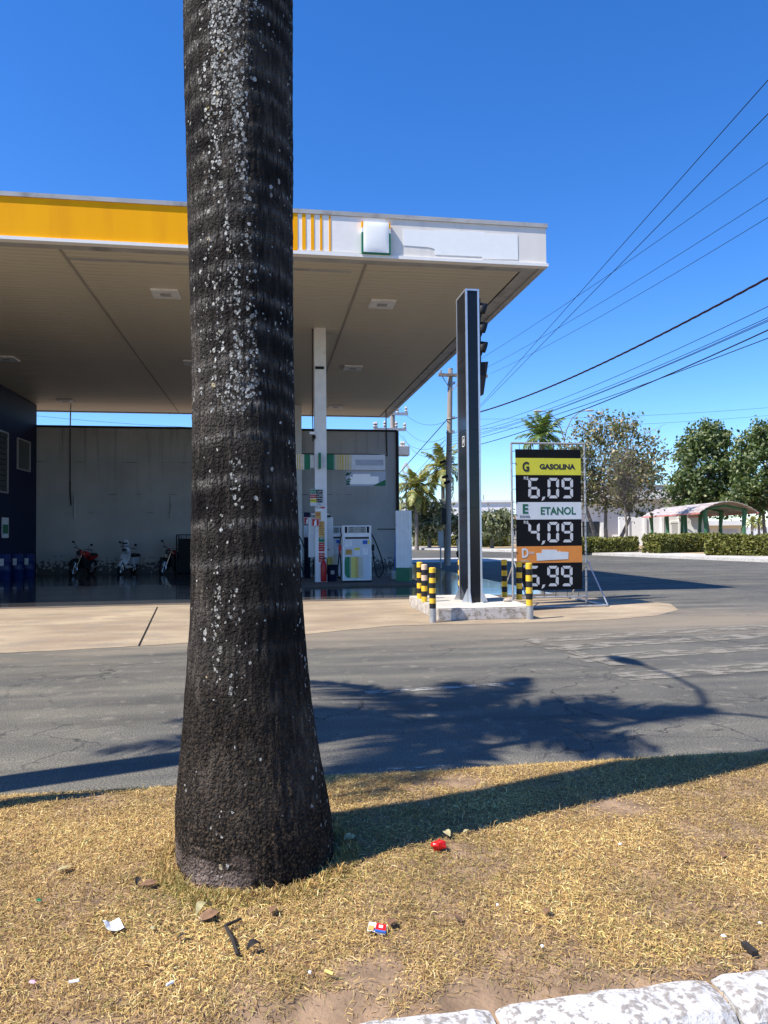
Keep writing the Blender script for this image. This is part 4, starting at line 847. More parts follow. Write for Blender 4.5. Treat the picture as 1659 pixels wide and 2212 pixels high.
for (a_, b_, m_) in rowsP:
    za_, zb2 = SP(1300, a_)[1], SP(1300, b_)[1]; n = 10; V = []
    for i in range(n+1):
        x_ = ax+(bx-ax)*i/n
        for z_ in (zb2, za_): V.append((x_, -.028+.001*math.sin(i*1.3), z_))
    for i in range(n+1):
        x_ = ax+(bx-ax)*i/n
        for z_ in (zb2, za_): V.append((x_, -.022+.001*math.sin(i*1.3), z_))
    K = 2*(n+1); mb = MB(); F = [(2*i, 2*i+2, 2*i+3, 2*i+1) for i in range(n)]+[(K+2*i+1, K+2*i+3, K+2*i+2, K+2*i) for i in range(n)]+[(0,1,K+1,K),(2*n,K+2*n,K+2*n+1,2*n+1)]
    mb.add(V, F); bcs.append(mb.build('banner_panel', m_, sg))
def ST(t, cx, cy, chh, m, cw=None, bold=.0, par=sg):
    x_, z_ = SP(cx, cy); k = abs(SP(cx, cy-chh/2)[1]-SP(cx, cy+chh/2)[1]); wdt = None if cw is None else SP(cx+cw/2, cy)[0]-SP(cx-cw/2, cy)[0]
    return text(t, (x_, -.0305, z_), k/.72, m, par, wdt, bold)
ST('G', 1110, 553, 78, 'ink', 56, .008); ST('GASOLINA', 1370, 553, 42, 'ink', 296, .006)
ST('R$', 1112, 649, 26, 'seg', 38, .001); ST('E', 1105, 903, 76, 'ing', 46, .008); ST('ETANOL', 1104, 967, 20, 'ink', 84, .0005); ST('ETANOL', 1377, 919, 62, 'ing', 290, .005)
ST('R$', 1112, 1016, 26, 'seg', 38, .001); ST('D', 1104, 1269, 76, 'sgn_w', 54, .008); ST('S10', 1159, 1268, 20, 'sgn_w', 40, .001); ST('DIESEL', 1104, 1334, 18, 'cream', 70, .0005); ST('R$', 1112, 1382, 26, 'seg', 38, .001)
mb = MB(); q = [SP(*c) for c in ((1198,1270),(1243,1268),(1243,1240),(1362,1242),(1382,1262),(1394,1247),(1396,1258),(1464,1260),(1462,1320),(1300,1327),(1202,1334))]; mb.prism([(x_, -.032, z_) for x_, z_ in q], (0,.0025,0)); mb.build('blank_patch', 'sgn_w', sg)
SEG = {'0':'abcdef','1':'bc','2':'abged','3':'abgcd','4':'fgbc','5':'afgcd','6':'afgecd','7':'abc','8':'abcdefg','9':'abcdfg'}
def digit(ch, cx, cy, W_=94, H_=168):
    t = 23; w, h = W_/2, H_/2; mb = None
    def seg(s):
        g = 4; k = t*.5
        if s == 'a': return [(-w+8+g,-h+6),(-w+16,-h),(w-16,-h),(w-8-g,-h+6),(w-t-4,-h+t),(-w+t+4,-h+t)]
        if s == 'd': return [(x,-y) for x, y in seg('a')]
        if s == 'f': return [(-w,-h+14),(-w+7,-h+7+g),(-w+t,-h+t+6),(-w+t,-k-4),(-w+t/2,-g),(-w,-k)]
        if s == 'b': return [(-x,y) for x, y in seg('f')]
        if s == 'e': return [(x,-y) for x, y in seg('f')]
        if s == 'c': return [(-x,-y) for x, y in seg('f')]
        if s == 'g': return [(-w+t/2+g+2,0),(-w+t+2,-k+1),(w-t-2,-k+1),(w-t/2-g-2,0),(w-t-2,k-1),(-w+t+2,k-1)]
    for s in SEG[ch]:
        pts = [SP(cx+x, cy+y) for x, y in seg(s)]; mb = MB(); mb.prism([(x_, -.032, z_) for x_, z_ in pts], (0,.0025,0)); mb.build('digit_segment', 'seg', sg)
for (txt, cy, xs_) in (('609', 731, (1178,1338,1454)), ('409', 1096, (1178,1338,1454)), ('599', 1460, (1176,1335,1450))):
    for ch_, x_ in zip(txt, xs_): digit(ch_, x_, cy)
    pts = [SP(x_, y_) for x_, y_ in ((1250,cy+72),(1272,cy+70),(1262,cy+94),(1240,cy+106))]; mb = MB(); mb.prism([(p[0],-.032,p[1]) for p in pts], (0,.0025,0)); mb.build('comma', 'seg', sg)
zz_ = [SP(1000, y_)[1] for y_ in (425,525,632,740,848,950,1055,1160,1265,1370,1475)]
for z_ in zz_:
    for (xa, xb) in ((0, ax+.02), (bx-.02, Wd)): mb = MB(); mb.tube([(xa,-.015,z_),((xa+xb)/2,-.03,z_+.004),(xb,-.03,z_)], .006, 5); mb.build('cord_tie', 'rubber', sg)
for i in range(6):
    x_ = ax+.08+(bx-ax-.16)*i/5
    for (za_, zb2) in ((ztop, SP(1300,410)[1]-.02), (.12, SP(1300,1575)[1]+.02)): mb = MB(); mb.tube([(x_,-.01,za_),(x_+.01,-.03,zb2)], .005, 5); mb.build('cord_tie', 'rubber', sg)

# ================================================================ TRAFFIC LIGHT behind the pylon
TY = 13.62; q = YP(1026, 1290, TY)
tl = empty('traffic_light', 'black traffic light seen edge on behind the pylon', 'traffic light', (q.x, TY, PH)); tz = lambda py: YP(1035, py, TY).z-PH
mb = MB(); mb.tube([(0,.12,0),(0,.12,tz(650))], .045, 10); mb.build('post', 'galv', tl, smooth=True)
xw = lambda px: YP(px, 800, TY).x-q.x
MB().box((-.02,-.13,tz(800)),(xw(1036),.10,tz(648))).build('housing', 'blackm', tl, bevel=.015)
for k, y0_ in enumerate((655,696,738)):
    zt_, zb2 = tz(y0_), tz(y0_+37); hh_ = zt_-zb2; x0_ = xw(1034); mb = MB(); n = 14; V = []
    for i in range(n+1):
        a_ = math.pi*(-.10+1.2*i/n); L_ = (xw(1053)-x0_)*(.12+.88*(.5+.5*math.sin(a_))**.75); V += [(x0_, .125*math.cos(a_)-.015, zb2+hh_*.45+hh_*.55*math.sin(a_)), (x0_+L_, .12*math.cos(a_)-.015, zb2+hh_*.45+hh_*.54*math.sin(a_)-.01)]
    mb.add(V, [(2*i,2*i+1,2*i+3,2*i+2) for i in range(n)]); o_ = mb.build('visor', 'blackm', tl, smooth=True); o_.modifiers.new('thick','SOLIDIFY').thickness = .006
    mb = MB(); mb.lathe([(0,0),(.095,0),(.095,.01),(0,.02)], 16, (x0_,-.015,zb2+hh_*.45), axis=(1,0,0)); mb.build('lens', ['inr','orange','dgreen'][k], tl)
mb = MB(); mb.prism([(xw(1028),-.1,tz(785)),(xw(1052),-.1,tz(783)),(xw(1041),-.1,tz(854)),(xw(1032),-.1,tz(857))], (0,.2,0)); mb.build('side_signal', 'blackm', tl, bevel=.006)

# ================================================================ POLES AND WIRES
pa = G(966,1222); PAY = pa.y
up = empty('utility_pole', 'concrete utility pole left of the black pylon with wooden crossarm', 'utility pole', pa)
zA = YP(973,796,PAY).z; xt = YP(973,796,PAY).x-pa.x
mb = MB(); mb.tube([(0,0,-.1),(xt*.4,0,zA*.4),(xt,0,zA)], [.145,.13,.10], 12); mb.build('shaft', 'pole', up, smooth=True)
za_ = YP(973,812,PAY).z; MB().box((xt-.55,-.2,za_-.06),(xt+1.55,-.1,za_+.06)).build('crossarm', 'wood', up)
for x_ in (-.45,.0,.7,1.1,1.45):
    mb = MB(); mb.lathe([(0,0),(.03,0),(.06,.05),(.03,.07),(.06,.12),(0,.15)], 8, (xt+x_,-.15,za_+.06)); mb.build('insulator', 'insul', up)
mb = MB(); mb.tube([(xt-.4,-.15,za_-.05),(xt-.02,-.12,za_-.65)], .02, 5); mb.tube([(xt+.5,-.15,za_-.05),(xt+.02,-.12,za_-.65)], .02, 5); mb.build('strut', 'galv', up)
for (py, s_) in ((830,.2),(905,.2),(935,.2),(1000,.25)):
    z_ = YP(970,py,PAY).z; mb = MB(); mb.torus((xt*z_/zA,0,z_),   .115+.04*(1-z_/zA), .02, (0,0,1), 14, 5); mb.lathe([(0,0),(.05,0),(.05,.1),(0,.1)], 8, (xt*z_/zA+.16,-.05,z_)); mb.build('clamp', 'galv', up)
for (px, py, s_) in ((957,1115,(.18,.2,.62)),): 
    q = YP(px, py, PAY); MB().cbox((q.x-pa.x, -.1, q.z), s_).build('junction_box', 'blackm', up, bevel=.02)
for (px, py) in ((953,998),(958,1030),(962,1042)): q = YP(px, py, PAY); mb = MB(); mb.tube([(q.x-pa.x-.1,-.18,q.z-.05),(q.x-pa.x+.14,-.18,q.z+.03)], .055, 8); mb.build('splice_box', 'rubber', up, smooth=True)
# transformer pole
TYB = 38.0; pbx = YP(850,1000,TYB)
tp = empty('transformer_pole', 'utility pole with crossarms behind the rear canopy corner', 'utility pole', (pbx.x, TYB, 0)); zB = YP(850,895,TYB).z
def T(px, py): p = YP(px, py, TYB); return Vector((p.x-pbx.x, 0, p.z))
mb = MB(); mb.tube([(0,0,0),T(848,893)], [.17,.12], 10); mb.build('shaft', 'pole', tp, smooth=True)
for (a_, b_) in (((806,928),(876,929)),((845,897),(880,893)),((842,985),(880,982))): 
    p, q = T(*a_), T(*b_); mb = MB(); mb.cbox(((p.x+q.x)/2,-.15,(p.z+q.z)/2), (q.x-p.x,.12,.14)); mb.build('crossarm', 'galv', tp)
for (px, py) in ((808,918),(812,918),(830,916),(855,917),(873,920),(858,888),(876,885),(866,960),(871,960)):
    p = T(px, py); mb = MB(); mb.lathe([(0,0),(.04,0),(.09,.1),(.05,.16),(.09,.24),(.03,.34),(0,.36)], 8, (p.x,-.15,p.z-.2)); mb.build('insulator', 'insul', tp)
p = T(868,976); mb = MB(); mb.cbox((p.x,-.3,p.z), (.62,.55,.5)); mb.build('transformer', 'galv', tp, bevel=.04)
def sag(a, b, s, n=18):
    return [a.lerp(b, i/n)-Vector((0,0,4*s*(i/n)*(1-i/n))) for i in range(n+1)]
def wire(a, b, s, r, label, m='wire', twist=False, name='overhead_cable'):
    r *= .62
    mb = MB(); P = sag(a, b, s, 24)
    if twist:
        P = sag(a, b, s, 260)
        for ph in (0, 2.1, 4.2):
            mb.tube([p+Vector((0, math.cos(i*.62+ph)*r, math.sin(i*.62+ph)*r)) for i, p in enumerate(P)], r*.85, 4)
    else: mb.tube(P, r, 5)
    o_ = tag(mb.build(name, m), label, 'cable', 'overhead cables'); return o_
# from pole A towards the camera's right, passing the frame edge
def A_(px, py): return YP(px, py, PAY-.15)
def far(px, py, dep=11): return D(px, py, dep)
W_ = [((1060,825),(1659,173),9,.010,.0,'topmost cable at the right photo edge, steepest of all','w1'),
      ((1050,893),(1659,246),9,.010,.0,'second steep cable from the top at the right edge','w2'),
      ((978,811),(1659,328),13,.009,.25,'thin bare cable third from the top at the right edge','w3'),
      ((1020,810),(1659,404),13,.009,.25,'thin bare cable fourth from the top at the right edge','w4'),
      ((1058,808),(1659,446),13,.009,.25,'thin bare cable fifth from the top at the right edge','w5')]
for (a_, b_, dp_, r_, sg_, lab, _) in W_:
    if _ in ('w1','w2'): p = D(*( (1000,918) if _ == 'w1' else (980,938)), 33)
    else: p = A_(*a_)
    q = D(*b_, dp_); e_ = p.lerp(q, 1.35); wire(p, e_, sg_, r_, lab)
def chain(pts, labels): pass
for (a_, b_, dp_, r_, sg_, lab, tw) in (((968,906),(1659,545),12,.022,.45,'thick dark twisted cable running to the right edge',True),
      ((970,938),(1659,619),12,.010,.35,'uppermost of the bundle of cables below the twisted one',False),((970,944),(1659,643),12,.010,.35,'second cable of the low bundle below the twisted one',False),((970,950),(1659,649),12.4,.010,.35,'third cable of the low bundle, close under the second',False),((970,955),(1659,657),12,.010,.3,'fourth cable of the low bundle below the twisted one',False),
      ((968,975),(1659,670),12,.019,.35,'thick black cable second from the bottom at the right edge',False),((968,962),(1659,706),12,.013,.2,'lowest black cable at the right photo edge',False)):
    p = A_(*a_); q = D(*b_, dp_); wire(p, p.lerp(q, 1.3), sg_*1.3, r_, lab, 'twist' if tw else 'wire', tw)
for (a_, b_, s_, r_, lab) in (((966,906),(855,1031),.0,.03,'thick cable slanting from the pole down to the wall corner'),((960,912),(862,880),.9,.012,'thin cable sagging from the pole to the upper crossarm'),((963,944),(878,930),.8,.012,'thin cable from the pole to the transformer crossarm'),((963,950),(860,935),1.3,.012,'slack cable below the transformer crossarm'),((962,960),(870,940),1.6,.012,'lowest slack cable beside the transformer pole'),
      ((962,1000),(870,1045),.5,.03,'dark cable bundle sagging from the pole to the left'),((962,950),(856,1063),.2,.014,'fine slanting cable above the left palm'),((962,960),(856,1075),.2,.014,'fine slanting cable just above the dark bundle')):
    wire(A_(*a_), YP(*b_, TYB+3), s_*.5, r_, lab)
wire(D(1000,905,70), D(1900,857,70), .6, .02, 'faint distant cable above the trees at the right'); wire(D(1000,925,70), D(1900,873,70), .6, .02, 'lower faint distant cable above the trees')
wire(YP(806,928,TYB), YP(806,928,TYB)+Vector((-30,6,3)), .8, .014, 'cable leading left from the transformer pole')
# small sign near the utility pole
q = G(957,1217); ss = empty('roadside_sign', 'small grey board on a thin post left of the utility pole', 'sign', (YP(952,1200,28).x, 28, 0)); hq = YP(952,1150,28).z
mb = MB(); mb.tube([(0,0,0),(0,0,hq)], .03, 6); mb.build('post', 'galv', ss); MB().box((-.11,-.05,hq-.55),(.11,-.03,hq+.05)).build('board', 'trim', ss)
# air hose stand beside pylon
q = YP(995,1225,20.5); ah = empty('air_hose_stand', 'thin bent air hose stand with black hose left of the pylon', 'hose stand', (q.x, 20.5, 0))
def AH(px, py): p = YP(px, py, 20.5); return (p.x-q.x, 0, p.z)
mb = MB(); mb.tube([AH(997,1240),AH(990,1195),AH(987,1165)], .022, 6); mb.build('post', 'galv', ah); hose(ah, [AH(984,1165),AH(988,1161),AH(1000,1164),AH(1001,1178),AH(993,1190),AH(988,1194),AH(990,1204)], .035)

# ================================================================ VEGETATION
def quads(name, C, Sz, m, parent=None, up_bias=0., aspect=1.6, **kw):
    """C: Nx3 centres, Sz: N sizes -> small folded leaf quads, random orientation"""
    n = len(C); a = RNG.normal(size=(n,3)); a /= np.linalg.norm(a, axis=1)[:,None]; b = RNG.normal(size=(n,3)); b -= (a*b).sum(1)[:,None]*a; b /= np.linalg.norm(b, axis=1)[:,None]
    s = np.asarray(Sz)[:,None]; h = a*s*aspect*.5; k = b*s*.5
    V = np.stack([C-h, C+k*.9, C+h, C-k*.9], 1).reshape(-1,3); me = bpy.data.meshes.new(name)
    me.vertices.add(4*n); me.vertices.foreach_set('co', V.ravel().astype(np.float32)); me.loops.add(4*n); me.loops.foreach_set('vertex_index', np.arange(4*n, dtype=np.int32))
    me.polygons.add(n); me.polygons.foreach_set('loop_start', np.arange(0,4*n,4,dtype=np.int32)); me.polygons.foreach_set('loop_total', np.full(n,4,dtype=np.int32)); me.materials.append(MM[m]); me.update(); me.validate()
    return link(name, me, parent, **kw)
def tree(name, base, lobes, nclump, per, leaf, m, label, cat='tree', trunk=.16, fork=.35, spread=.5, twigs=0, bark='trunk', trunks=1, hollow=.45):
    """lobes: list of (centre offset, radii); clumps of leaves at limb ends"""
    base = Vector(base); e = empty(name, label, cat, base); H_ = max(l[0][2]+l[1][2] for l in lobes); vol = [l[1][0]*l[1][1]*l[1][2] for l in lobes]; P = []; limbs = MB(); C = []
    tot = sum(vol)
    for (c, r), v_ in zip(lobes, vol):
        for i in range(max(4, int(nclump*v_/tot))):
            d = RNG.normal(size=3); d /= np.linalg.norm(d); k = (hollow+(1-hollow)*RNG.random()**.6)
            P.append(np.array(c)+d*np.array(r)*k)
    P = np.array(P); top = Vector((lobes[0][0][0]*.3, lobes[0][0][1]*.3, H_*fork)); tm = MB()
    starts = []
    for t in range(trunks):
        o = Vector(((t-(trunks-1)/2)*trunk*3.2, 0, 0)); tt = top+Vector(((t-(trunks-1)/2)*H_*.16, random.uniform(-.3,.3), random.uniform(0,.15)*H_)); tm.tube([o, o.lerp(tt,.5)+Vector((random.uniform(-.1,.1),0,0)), tt], [trunk, trunk*.8, trunk*.62], 9); starts.append((tt, H_*.16))
        if t == 0:
            ct = Vector((lobes[0][0])); tm.tube([tt, tt.lerp(ct,.5)+Vector((.15,.1,0)), ct+Vector((0,0,lobes[0][1][2]*.5))], [trunk*.62, trunk*.4, trunk*.12], 7)
    step = max(1, len(P)//70)
    for i in range(0, len(P), step):
        s_ = random.choice(starts)[0]; p = Vector(P[i]); s2 = s_.lerp(Vector(lobes[0][0]), random.uniform(0,.5)); mid = s2.lerp(p,.5)+Vector((random.uniform(-.2,.2), random.uniform(-.2,.2), -.08*H_*random.random())); limbs.tube([s2, mid, p], [trunk*.28, trunk*.16, trunk*.05], 5)
        for q_ in range(twigs):
            dd = Vector(RNG.normal(size=3)); dd.z = abs(dd.z)*.8; s3 = mid.lerp(p, random.uniform(.2,1)); limbs.tube([s3, s3+dd*.35, s3+dd*.7+Vector((0,0,.15))], [trunk*.09, trunk*.05, .008], 3, cap=False)
    tm.build('trunk', bark, e, smooth=True); limbs.build('limbs', bark, e, smooth=True)
    cs = np.repeat(P, per, 0); cs = cs+RNG.normal(size=cs.shape)*spread*RNG.choice([.5,.8,1.1], size=len(cs))[:,None]
    quads('crown', cs, leaf*(.6+.8*RNG.random(len(cs))), m, e); return e
# big green trees at the right
def at(px, py, dep, z=.12): p = D(px, py, dep); return Vector((p.x, p.y, z))
k46 = lambda px, dpt=50: px/1600*dpt
tree('evergreen_tree', at(1530,1160,60), [((0,0,6.2),(2.5,2.3,3.6)),((-1.9,0,4.4),(1.7,1.8,1.8)),((1.9,0,4.2),(1.7,1.8,2.0)),((-.6,-.3,8.3),(1.3,1.4,1.7)),((.9,0,8.6),(1.0,1.2,1.6)),((-2.1,0,7.3),(.7,.7,1.2))], 330, 48, .19, 'leafA', 'large dense green tree rising behind the bus shelter', spread=.3, fork=.22)
tree('evergreen_tree', at(1655,1160,56), [((0,0,5.8),(2.6,2.3,3.4)),((-1.7,0,3.8),(1.4,1.6,1.7)),((.4,0,8.3),(1.5,1.5,1.6)),((2.6,0,6),(2,2,3))], 330, 48, .19, 'leafA', 'dense green tree cut by the right photo edge', spread=.3, fork=.22)
# half dry tree behind the price sign, three trunks
tree('dry_tree', at(1310,1185,47), [((.3,0,5.6),(3.1,2.4,3.2)),((-1.9,0,4.8),(1.7,1.6,2.9)),((3.0,0,5.2),(1.5,1.5,2.4)),((.2,0,7.9),(2.3,1.6,1.0)),((2.2,0,3.4),(1.4,1.3,1.4))], 280, 24, .15, 'leafB', 'half dry many branched tree beside the price sign', trunk=.15, spread=.32, twigs=7, trunks=3, fork=.22, hollow=.3)
tree('young_tree', at(1353,1192,44), [((0,0,3.9),(1.3,1.1,1.4)),((-.2,0,5.4),(1.2,1.1,1.2))], 60, 10, .13, 'leafB', 'slender bare stemmed young tree in front of the hedge gap', trunk=.09, spread=.3, twigs=8, fork=.4, hollow=.2)
# bushy trees left of / behind pylon
tree('bushy_tree', at(928,1178,60), [((0,0,2.3),(1.9,1.6,1.4)),((-1.2,0,3.1),(1.0,1.0,.8)),((1.2,0,1.9),(1.3,1.1,.9)),((2.6,0,1.8),(1.0,1.0,.9))], 150, 42, .22, 'leafC', 'grey green bushy tree beneath the left palms', spread=.26, fork=.22)
tree('bushy_tree', at(1063,1180,56), [((0,0,1.75),(1.5,1.1,1.0)),((.9,0,1.9),(.9,.6,.9))], 90, 42, .20, 'leafC', 'small bushy tree just right of the black pylon', spread=.24, fork=.25)
# palms
def frond_mesh(name, L_, droop, m, nl=26, leafl=.55, rib=.022, lw=.05):
    mb = MB(); P = []
    for i in range(13):
        t = i/12; P.append(Vector((L_*t*(1-.18*droop*t), 0, L_*(.38*t-droop*.95*t*t))))
    mb.tube(P, [rib*(1-.85*i/12) for i in range(13)], 4, m=0)
    for i in range(nl):
        t = .12+.86*i/(nl-1); f_ = t*12; k = min(11, int(f_)); p = P[k].lerp(P[k+1], f_-k); T_ = (P[k+1]-P[k]).normalized(); ll = leafl*math.sin(math.pi*min(1, .18+.8*t))**.7
        for s_ in (-1, 1):
            side = Vector((0, s_, 0)); up_ = T_.cross(side)*s_ if False else Vector((-T_.z,0,T_.x)); d = (side*random.uniform(.75,1)+T_*.55+up_*random.uniform(-.25,.35)).normalized(); dn = Vector((0,0,-1)); w_ = T_*lw*.5
            m1 = p+d*ll*.55+dn*.06*ll; tp_ = p+d*ll+dn*(.3+.35*random.random())*ll; mb.add([p-w_, p+w_, m1+w_, m1-w_, tp_], [(0,1,2,3),(3,2,4)], 0)
    me = bpy.data.meshes.new(name); me.from_pydata(mb.v, [], mb.f); me.materials.append(MM[m]); me.update(); return me
def palm(name, base, h, L_, n, r0_, label, lean=(0,0), m='frond', trunk=True, tm='palmtrunk', nl=26, leafl=.5, lw=.06, lo=-.75, hi=1.15):
    e = empty(name, label, 'palm tree', base); top = Vector((lean[0], lean[1], h))
    if trunk:
        mb = MB(); mb.tube([(0,0,-.05),(lean[0]*.2,lean[1]*.2,h*.1),(lean[0]*.5,lean[1]*.5,h*.5),tuple(top*.9),tuple(top)], [r0_*1.35,r0_,r0_*.95,r0_*.85,r0_*.6], 12); mb.build('trunk', tm, e, smooth=True)
    mb = MB(); mb.tube([tuple(top*.93), tuple(top), (top.x,top.y,h+L_*.22)], [r0_*.8,r0_*.75,.03], 10); mb.build('crownshaft', 'frondg', e, smooth=True)
    vs_ = [frond_mesh('frond', L_, d_, m, nl, leafl, lw=lw) for d_ in (.45,.7,.95)]
    for i in range(n):
        t = (i+.5)/n; el = lo+(hi-lo)*t**1.0; o_ = link('frond', vs_[2 if el < 0 else (1 if el < .6 else 0)], e, (top.x, top.y, h+.02)); o_.rotation_euler = (random.uniform(-.2,.2), -el, i*2.39996+random.uniform(-.2,.2))
        s_ = random.uniform(.85,1.08); o_.scale = (s_,)*3
    return e
def hgt(px, py, dep): return D(px, py, dep).z
palm('palm_tree', at(900,1170,58,0), hgt(893,1058,58), 2.3, 22, .15, 'yellowish palm nearest the wall corner, left of the utility pole', leafl=.6, lw=.11)
palm('palm_tree', at(958,1175,62,0), hgt(958,1015,62), 2.6, 22, .18, 'palm partly behind the utility pole, taller of the left pair', leafl=.65, lw=.11)
palm('palm_tree', at(1172,1180,52,0), hgt(1172,948,52), 2.3, 20, .17, 'tall palm rising behind the top of the price sign', m='frondg', leafl=.6, lw=.1, lo=-.6, hi=1.4)
palm('palm_tree', at(1400,1175,75,0), hgt(1395,1035,75), 2.4, 14, .17, 'distant palm behind the half dry tree', m='frondg', leafl=.6, lw=.12)
for i, (px, py, lab) in enumerate(((1600,1137,'first small palm beyond the shelter post'),(1625,1130,'second small palm beyond the shelter post'),(1640,1128,'small distant palm next to the right edge'))):
    palm('palm_tree', at(px,1165,95,0), hgt(px,py,95), 1.3, 9, .16, lab, m='frond', leafl=.4, lw=.1, nl=14)
# hedges
def hedge(a, b, w_, h_, label, n=5200, m='leafH'):
    a, b = Vector(a), Vector(b); e = empty('hedge', label, 'hedge', a); d = b-a; L_ = d.length; t = d.normalized(); s_ = Vector((-t.y,t.x,0))
    u = RNG.random(n)*L_; th = RNG.random(n)*math.pi; k = .86+.16*RNG.random(n)
    y = np.clip(np.cos(th)*1.25, -1, 1)*w_/2*k; z = (np.clip(np.sin(th)*1.35, 0, 1)*(h_)*k+.03*np.sin(u*2.3)+.03*np.sin(u*5.1)); z = np.where(RNG.random(n) < .45, RNG.random(n)*h_*.9, z)
    ne = n//9; endm = np.arange(n) < ne; u = np.where(endm, np.where(RNG.random(n) < .5, .15*RNG.random(n), L_-.15*RNG.random(n)), u); y = np.where(endm, (RNG.random(n)-.5)*w_*.9, y); C = np.stack([t.x*u+s_.x*y, t.y*u+s_.y*y, z+.02], 1); C += RNG.normal(size=C.shape)*.03
    quads('foliage', C, .075+.06*RNG.random(n), m, e)
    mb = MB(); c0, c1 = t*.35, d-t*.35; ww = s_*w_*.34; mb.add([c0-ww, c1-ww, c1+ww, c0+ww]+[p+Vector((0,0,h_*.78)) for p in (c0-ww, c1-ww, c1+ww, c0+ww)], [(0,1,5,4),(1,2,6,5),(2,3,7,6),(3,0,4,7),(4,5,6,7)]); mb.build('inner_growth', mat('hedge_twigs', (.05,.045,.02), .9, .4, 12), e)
    return e
vz = .125
hedge(G(1160,1196,vz), G(1370,1192,vz), 1.0, .82, 'clipped hedge behind the price sign up to the gap', 6000)
hedge(G(1405,1195,vz), G(1540,1191,vz), 1.2, .98, 'dark clipped hedge in front of the bus shelter', 7000)
hedge(G(1528,1199,vz), G(1800,1202,vz), 1.1, .98, 'nearer clipped hedge running out of the right edge', 9000)
hedge(G(895,1179,vz), G(1010,1179,vz), 1.0, .85, 'clipped hedge below the left palms', 4500); hedge(G(1040,1181,vz), G(1100,1180,vz), 1.0, .9, 'short hedge between pylon and price sign', 3000)

# ================================================================ FAR BUILDINGS
def facade(name, label, px0, px1, ptop, dep, depth_=10, m='bwhite', z0=0, cat='building'):
    a, b = D(px0, 1150, dep), D(px1, 1150, dep); zt_ = D((px0+px1)/2, ptop, dep).z; wv = (b-a); wv.z = 0; ang = math.atan2(wv.y, wv.x)
    e = empty(name, label, cat, (a.x, a.y, 0), ang); L_ = wv.length
    MB().box((0, 0, z0), (L_, depth_, zt_)).build('wall', m, e); return e, L_, zt_
e, L_, zt_ = facade('factory_hall', 'long bright white factory hall far behind the palms', 780, 1110, 1086, 115, 30)
MB().box((-.1,-.25,zt_),(L_+.1,.4,zt_+.35)).build('parapet', 'bwhite', e)
for i in range(1,6): MB().box((L_*i/6-.08,-.06,0),(L_*i/6+.08,-.002,zt_-.05)).build('pilaster', 'bgrey', e)
for i in range(5): MB().box((L_*(i+.35)/5,-.05,zt_*.62),(L_*(i+.35)/5+1.2,-.003,zt_*.62+1.0)).build('window', 'glass', e)
for i in range(3):
    mb = MB(); mb.tube([(L_*(.62+.1*i),3,zt_),(L_*(.62+.1*i),3,zt_+random.uniform(.7,1.6))], .12, 6); mb.build('roof_vent', 'galv', e)
e, L_, zt_ = facade('low_house', 'low cream house with red tiled roof left of the price sign', 1092, 1165, 1128, 95, 8, 'bcream')
mb = MB(); mb.prism([(-.4,-.6,zt_),(L_+.4,-.6,zt_),(L_+.4,4,zt_+.7),(-.4,4,zt_+.7)], (0,0,.15)); mb.build('roof', 'terracotta', e)
for i in range(3): w_ = MB().box((1+i*1.8,-.05,1.0),(1.9+i*1.8,-.003,2.0)).build('window', 'glass', e)
e, L_, zt_ = facade('gatehouse', 'small white kiosk with green door behind the left hedge', 870, 945, 1128, 80, 5, 'bwhite')
MB().box((L_*.3,-.05,0),(L_*.3+.9,-.003,2.1)).build('door', 'dgreen', e); MB().box((L_*.6,-.05,.9),(L_*.6+1,-.003,1.9)).build('window', 'glass', e); MB().box((-.3,-.5,zt_),(L_+.3,5.3,zt_+.15)).build('roof', 'bgrey', e)
# fence
a, b = D(1046,1170,72), D(1130,1170,72); fe_ = empty('railing_fence', 'grey barred fence with white posts right of the pylon', 'fence', (a.x,a.y,0), math.atan2((b-a).y,(b-a).x)); L_ = (b-a).to_2d().length if hasattr((b-a),'to_2d') else 3.8
n = int(L_/.22); me = None
for i in range(n):
    if i % 8 == 0: MB().box((i*.22-.12,-.1,0),(i*.22+.12,.1,2.2)).build('fence_post', 'bwhite', fe_); continue
    if me is None: me = MB().box((-.03,-.03,.1),(.03,.03,2.0)).build('bar', 'galv', fe_, loc=(i*.22,0,0)).data
    else: link('bar', me, fe_, (i*.22,0,0))
MB().box((0,.031,1.7),(L_,.06,1.78)).build('rail', 'galv', fe_)
# white building right
e, L_, zt_ = facade('white_hall', 'white flat roofed hall with deep cornice behind the dry tree', 1225, 1475, 1080, 66, 12, 'bwhite')
zc = D(1350,1052,66).z; MB().box((-.4,-1.0,zt_+.002),(L_+.2,12.2,zc)).build('cornice', 'bwhite', e); MB().box((-.5,-1.1,zc+.002),(L_+.3,12.3,zc+.12)).build('roof_edge', 'trim', e)
for i in range(5): MB().box((L_*(i+.5)/5-.22,-.35,0),(L_*(i+.5)/5+.22,-.004,zt_)).build('pillar', 'bwhite', e)
wf = MB().box((L_*.62,-.12,zt_-1.9),(L_*.62+1.3,-.002,zt_-1.0)).build('window', 'bgrey', e); MB().box((L_*.62+.1,-.13,zt_-1.8),(L_*.62+1.2,-.121,zt_-1.1)).build('pane', 'glass', wf)
MB().box((L_*.1,-.05,.3),(L_*.1+2.4,-.002,2.2)).build('shopfront', 'glass', e)
e, L_, zt_ = facade('garden_wall', 'white lower wall and blocks behind the bus shelter', 1338, 1525, 1116, 62, .3, 'bwhite', cat='wall')
MB().box((L_*.6,-.06,0),(L_*.6+1.0,-.003,2.0)).build('door', 'bgrey', e); MB().box((L_*.6-.08,-.08,2.0),(L_*.6+1.08,-.003,2.15)).build('lintel', 'bwhite', e)
